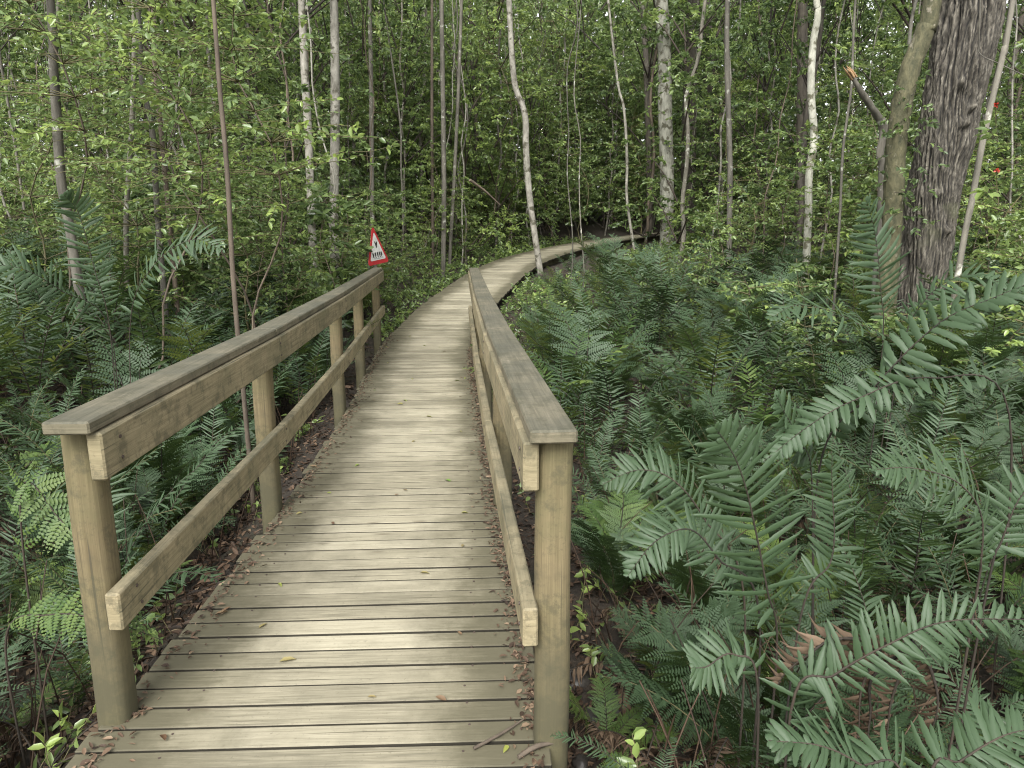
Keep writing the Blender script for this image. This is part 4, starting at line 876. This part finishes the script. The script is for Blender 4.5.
for px, Y, k, sc in [(15, 6.4, 1, 1.4), (60, 7.4, 2, 1.5), (100, 8.2, 3, 1.5), (140, 7.0, 1, 1.5), (165, 8.0, 2, 1.6), (195, 7.4, 5, 1.4), (215, 8.4, 1, 1.5), (245, 7.6, 3, 1.35), (270, 8.6, 2, 1.4), (295, 8.0, 1, 1.15), (320, 9.0, 4, 1.2), (40, 8.6, 3, 1.6), (120, 6.0, 5, 1.2), (180, 6.4, 2, 1.2), (225, 6.6, 1, 1.1), (760, 8.0, 2, 1.3), (720, 8.8, 5, 1.3), (800, 7.4, 1, 1.3), (690, 9.4, 3, 1.2), (650, 9.8, 1, 1.2)]:
    p = at(px, 260, Y); kd, me_ = BK[k]; nm = {'sword': 'dark strap-leaved', 'lacy': 'fine lacy', 'light': 'light green'}[kd]
    o = link('fern', me_); o.location = (p.x, Y, gz(p.x, Y)-0.02); o.rotation_euler = (0, 0, rg.uniform(0, 6.28)); o.scale = (sc*.9, sc*.9, sc)
    wh = 'right of the boardwalk before the white crooked tree' if px > 600 else 'below the leafy saplings left of the handrail'; tag(o, f"tall {nm} fern {wh}", 'fern', f"tall {nm} ferns {wh}"); FL.append((p.x, Y))
for px, Y, k, sc in [(845, 6.3, 1, 1.2), (905, 6.5, 2, 1.3), (950, 6.2, 4, 1.25), (1000, 6.4, 1, 1.3), (880, 5.9, 5, 1.1), (545, 12.4, 0, .9), (565, 13.4, 1, 1.0), (585, 12.6, 6, .9), (600, 14.5, 2, 1.0), (555, 14.9, 0, .8), (625, 13.2, 5, .9), (575, 16.2, 1, .9), (610, 17.2, 6, .9), (535, 11.4, 6, .8), (650, 15.5, 3, 1.0), (590, 11.2, 4, 1.0), (640, 11.8, 1, 1.1)]:
    p = at(px, 260, Y); kd, me_ = BK[k]; nm = {'sword': 'dark strap-leaved', 'lacy': 'fine lacy', 'light': 'light green'}[kd]
    if pdist(np.array([p.x]), np.array([Y]))[0][0] < 1.15: continue
    o = link('fern', me_); o.location = (p.x, Y, gz(p.x, Y)-0.02); o.rotation_euler = (0, 0, rg.uniform(0, 6.28)); o.scale = (sc*.9,)*3
    wh = 'before the huge trunk' if px > 800 else 'in the inner bend of the boardwalk'; tag(o, f"{nm} fern growing {wh}", 'fern', f"{nm} ferns {wh}"); FL.append((p.x, Y))
print('ferns', bank(1, 74, True), bank(-1, 52, True), bank(1, 84, False), bank(-1, 70, False))

# ------------------------------------------------------------------ ground cover, litter, debris
rs = np.random.RandomState(9); n = 60000
Y = 1.0+rs.uniform(0, 1, n)**1.6*17; X = rs.uniform(-0.85, 0.85, n)*(Y+1)
d, zp, sd = pdist(X, Y); k = d > np.where(Y < 11, 0.62, 0.80); X, Y = X[k], Y[k]; n = len(X)
mb = MB(); Z = ground_z(X, Y)+rs.uniform(0.0, 0.03, n); D = rnd_unit(rs, n)*[1, 1, 0.25]
Ln = rs.uniform(0.03, 0.085, n); leaf_block(mb, np.stack([X, Y, Z], 1), D, np.array([[0, 0, 1.0]])+rs.normal(0, 0.35, (n, 3)), Ln, Ln*rs.uniform(0.25, 0.5, n), np.clip(rs.normal(0.45, 0.25, n), 0, 1), 0, 0.1, 0.25)
for i in range(900):
    y = 1.2+rs.uniform()**1.4*9; x = rs.uniform(-0.8, 0.8)*(y+0.8); dd, _, _ = pdist(np.array([x]), np.array([y]))
    if dd[0] < 0.95: continue
    z = gz(x, y)+0.02; a = rs.uniform(0, 6.28); L = rs.uniform(0.1, 0.5); e = rs.uniform(-0.05, 0.5)
    tube(mb, smooth_pts([(x, y, z), (x+math.cos(a)*L*.5, y+math.sin(a)*L*.5, z+e*L*.4), (x+math.cos(a+.2)*L, y+math.sin(a+.2)*L, z+e*L)], 5), np.linspace(.005, .002, 5), 4, rs.uniform(0.1, 0.7), 0, cap=False)
for i in range(1100):
    y = 1.5+rs.uniform()**1.2*9; x = rs.uniform(-0.8, 0.8)*(y+0.6); dd, _, _ = pdist(np.array([x]), np.array([y]))
    if dd[0] < 1.1: continue
    z = gz(x, y); a = rs.uniform(0, 6.28); L = rs.uniform(0.25, 0.9); e = rs.uniform(0.1, 0.6)
    tube(mb, smooth_pts([(x, y, z), (x+math.cos(a)*L*e*.4, y+math.sin(a)*L*e*.4, z+L*.55), (x+math.cos(a)*L*e, y+math.sin(a)*L*e, z+L*.9)], 5), np.linspace(.0045, .0025, 5), 4, rs.uniform(0.1, 0.6), 0, cap=False)
tag(mb.build('leaf_litter', M['litter']), 'brown dead leaves and twigs covering the ground under the ferns', 'leaf litter', kind='stuff')
# low green undergrowth
n = 9500; Y = 1.6+rs.uniform(0, 1, n)**1.2*22; X = rs.uniform(-0.85, 0.85, n)*(Y+1); d, zp, sd = pdist(X, Y)
patch = fbm(X, Y, 0.9, 4.0); k = (d > np.where(Y < 11.5, 1.0, 0.85)) & (patch > -0.7) & ((Y > 5.5) | (rs.uniform(0, 1, n) < 0.3)); X, Y = X[k], Y[k]; s_ = rs.uniform(11.0, 27, 2600); sd_ = np.where(rs.uniform(0, 1, 2600) < 0.5, 1, -1); P_ = np.array([path_at(q) for q in s_]); T_ = nrm(np.array([path_at(q+.1) for q in s_])-P_); o_ = sd_*(0.85+rs.uniform(0, 1, 2600)**1.4*3.2)
X = np.concatenate([X, P_[:, 0]+T_[:, 1]*o_]); Y = np.concatenate([Y, P_[:, 1]-T_[:, 0]*o_]); k = pdist(X, Y)[0] > 0.82; X, Y = X[k], Y[k]
k = (pdist(X, Y)[2] < 0) | (Y < 16) | (Y > 27) | (pdist(X, Y)[0] > 2.4); X, Y = X[k], Y[k]
k = ~((X < -1.55) & (X > -2.9) & (Y > 7.5) & (Y < 11.6)); X, Y = X[k], Y[k]
Z = ground_z(X, Y); mb = MB()
for x, y, z in zip(X, Y, Z):
    a = rs.uniform(0, 6.28); spray(mb, rs, (x, y, z), (math.cos(a)*.5, math.sin(a)*.5, 1), rs.uniform(0.12, 0.42), rs.randint(5, 11), 0.055+0.002*y, rs.uniform(0.2, 0.8), 0, 1, 0.003, twig=y < 7)
tag(mb.build('undergrowth', [M['leaf'], M['stem_green']]), 'low leafy undergrowth spread between the ferns and trunks', 'undergrowth', kind='stuff')
# dry debris swept against both edges of the deck
mb = MB(); n = 4200
s_ = rs.uniform(2.3, 13.5, n); side = np.where(rs.uniform(0, 1, n) < 0.62, 1, -1)
P = np.array([path_at(q) for q in s_]); P2 = np.array([path_at(q+0.1) for q in s_]); T = nrm(P2-P); R_ = np.stack([T[:, 1], -T[:, 0], 0*T[:, 0]], 1)
hw = np.array([half_w(y) for y in P[:, 1]])
off = np.where(side > 0, hw-0.02-np.abs(rs.normal(0, 0.045, n)), -(hw-0.03-np.abs(rs.normal(0, 0.05, n))))
Q = P+R_*off[:, None]+[0, 0, 1]*rs.uniform(0.002, 0.014, (n, 1)); Ln = rs.uniform(0.010, 0.040, n)
leaf_block(mb, Q, rnd_unit(rs, n)*[1, 1, .2], np.array([[0, 0, 1.0]])+rs.normal(0, 0.3, (n, 3)), Ln, Ln*rs.uniform(0.2, 0.5, n), np.clip(rs.normal(0.68, 0.25, n), 0, 1), 0, 0.1, 0.2)
tag(mb.build('deck_debris', M['litter']), 'dry leaf debris gathered along both edges of the boardwalk', 'leaf debris', kind='stuff')
# single leaves on the planks
LM = []
for i, tn_ in enumerate((0.1, 0.35, 0.65, 0.9)):
    q = MB(); leaf_block(q, [(0, 0, 0)], [(1, 0, 0.08)], [(0, 0.15, 1)], .055, .022, tn_, 0, 0.06+0.05*i, 0.25); LM.append(q.mesh('fallen_leaf', M['yellow']))
for i in range(64):
    s0 = 2.4+rs.uniform()**1.3*11; p = path_at(s0); t = path_at(s0+.1)-p; t /= np.linalg.norm(t); hwv = half_w(p[1]); o_ = rs.uniform(-0.92, 0.92)*hwv; k = rs.choice(4, p=[.3, .2, .3, .2])
    o = link('fallen_leaf', LM[k]); o.location = (p[0]+t[1]*o_, p[1]-t[0]*o_, p[2]+0.004); o.rotation_euler = (rs.uniform(-.15, .15), rs.uniform(-.15, .05), rs.uniform(0, 6.28)); s_ = rs.uniform(0.5, 1.2); o.scale = (s_,)*3
    nm = ['brown', 'tan', 'yellow', 'green'][k]; tag(o, f"small {nm} fallen leaf lying on the boardwalk planks", 'leaf', f"{nm} leaves fallen on the boardwalk")
stick('twig', 'thin crooked brown twig lying on the planks by the right near post', 'twig', [(-0.125, 2.03, 0.008), (-0.03, 2.10, 0.012), (0.04, 2.17, 0.010)], [.006, .005, .003], 'bark_brown', 6)
stick('bark_strip', 'flat strip of tan bark lying at the foot of the right near post', 'bark', [(0.02, 1.985, 0.012), (0.08, 2.03, 0.016), (0.15, 2.05, 0.014)], [.008, .010, .004], 'bark_brown', 5)
for i, (pa, pb, Y_, r) in [(3, ((470, 180), (500, 205), 15, .03))]:
    a, b = at(*pa, Y_), at(*pb, Y_+0.5); a.z = max(a.z, gz(a.x, a.y)+.02)
    b.z = max(b.z, gz(b.x, b.y)+.02)
    stick('fallen_branch', ['long dead branch lying across the fern hollow', 'short bare stick leaning among ferns in the gully', 'dead stick lying over the stony gully', 'pale fallen bough in the dark hollow left of the far boardwalk'][i], 'branch', [a, a.lerp(b, .5)+Vector((0, 0, .03)), b], [r, r*.8, r*.4], 'bark_brown', 7)
# stones in the gully
def stone(seed, r, x, y, label):
    rr_ = np.random.RandomState(seed); q = MB(); nu, nv = 14, 9; th = np.linspace(0, 2*np.pi, nu, endpoint=False); ph = np.linspace(0.02, np.pi-.02, nv); V = []
    for p in ph:
        for t in th:
            u = Vector((math.sin(p)*math.cos(t), math.sin(p)*math.sin(t), math.cos(p))); k = 1+0.35*mnoise.noise(u*1.3+Vector((seed, 0, 0)))+.12*mnoise.noise(u*3.7+Vector((0, seed, 0))); V.append((u.x*r*k*1.25, u.y*r*k, u.z*r*k*.6))
    i = np.arange(nv-1)[:, None]*nu; j = np.arange(nu)[None]; k = (j+1) % nu
    q.add(V, np.stack([i+j, i+nu+j, i+nu+k, i+k], -1).reshape(-1, 4)); o = q.build('stone', M['stone']); o.location = (x, y, gz(x, y)+r*.05); o.rotation_euler = (0, 0, seed)
    tag(o, label, 'stone', 'stones in the gully')
M['stone'] = plain('stone', (0.035, 0.031, 0.027), 0.5, 0.9, 14)
for i, (x, y, r) in enumerate([(.5, 3.1, .07), (.38, 3.0, .05), (.62, 2.95, .09), (.75, 3.15, .06), (.45, 2.65, .055), (.33, 3.35, .08), (.55, 3.5, .05), (.3, 2.7, .04), (.86, 3.0, .07), (.68, 3.4, .045)]):
    stone(i+1, r, x, y, 'dark wet stone lying in the gully behind the right near post')
# red blossoms at the right edge
M['petal'] = plain('petal', (0.36, 0.04, 0.022), 0.5, 0.2)
for i, (px, py) in enumerate([(996, 105), (997, 171)]):
    p = at(px, py, 6.2); root = empty('red_blossom', p); tag(root, ['upper red blossom beside the leaning thin stem', 'lower red blossom beside the leaning thin stem'][i], 'flower')
    q = MB(); D = rnd_unit(rs, 16); leaf_block(q, np.zeros((16, 3)), D, rnd_unit(rs, 16), .026, .015, .5); q.build('petals', M['petal'], root)
    q = MB(); tube(q, [(0, 0, 0), (.05, .06, -.10), (.12, .1, -.28)], [.003, .003, .004], 5); sprs = MB(); q.build('stalk', M['stem_green'], root)
    q = MB(); spray(q, rs, (.12, .1, -.28), (-.6, -.3, .5), .3, 9, .11, .6); q.build('leaves', [M['leaf'], M['stem_green']], root)

# ------------------------------------------------------------------ light, sky, camera
W = bpy.data.worlds.new('World'); S.world = W; W.use_nodes = True; N = W.node_tree.nodes; L = W.node_tree.links
sky = N.new('ShaderNodeTexSky'); sky.sky_type = 'NISHITA'; sky.sun_disc = False
EL, AZ = math.radians(46), math.radians(192)
sky.sun_elevation = EL; sky.sun_rotation = AZ; sky.air_density = 1.0; sky.dust_density = 3.0; sky.ozone_density = 0.6
bg = N['Background']; hs = nd(N, 'ShaderNodeHueSaturation', Saturation=0.10, Value=2.9); L.new(sky.outputs[0], hs.inputs['Color']); L.new(hs.outputs[0], bg.inputs[0]); bg.inputs[1].default_value = 0.15
sun = bpy.data.lights.new('sun', 'SUN'); sun.energy = 4.5; sun.angle = math.radians(30); sun.color = (1.0, 0.975, 0.92)
so = bpy.data.objects.new('sun', sun); COL.objects.link(so)
dirv = Vector((math.sin(AZ)*math.cos(EL), math.cos(AZ)*math.cos(EL), math.sin(EL)))
so.rotation_euler = dirv.to_track_quat('Z', 'Y').to_euler()
cam = bpy.data.cameras.new('camera'); co = bpy.data.objects.new('camera', cam); COL.objects.link(co)
cam.sensor_width = 36; cam.lens = F/1024*36; cam.clip_start = 0.05; cam.clip_end = 600
co.location = (0, 0, H); co.rotation_euler = (math.pi/2-TH, 0, 0); S.camera = co
S.view_settings.view_transform = 'Standard'; S.view_settings.look = 'None'; S.view_settings.exposure = 0
try:
    S.cycles.debug_use_spatial_splits = True; W.cycles.sampling_method = 'MANUAL'; W.cycles.sample_map_resolution = 256; S.cycles.caustics_reflective = False; S.cycles.caustics_refractive = False; S.cycles.use_adaptive_sampling = True; S.cycles.adaptive_threshold = 0.02; S.cycles.max_bounces = 4; S.cycles.diffuse_bounces = 3; S.cycles.filter_width = 1.1; S.cycles.transmission_bounces = 4; S.cycles.glossy_bounces = 2
except Exception: pass
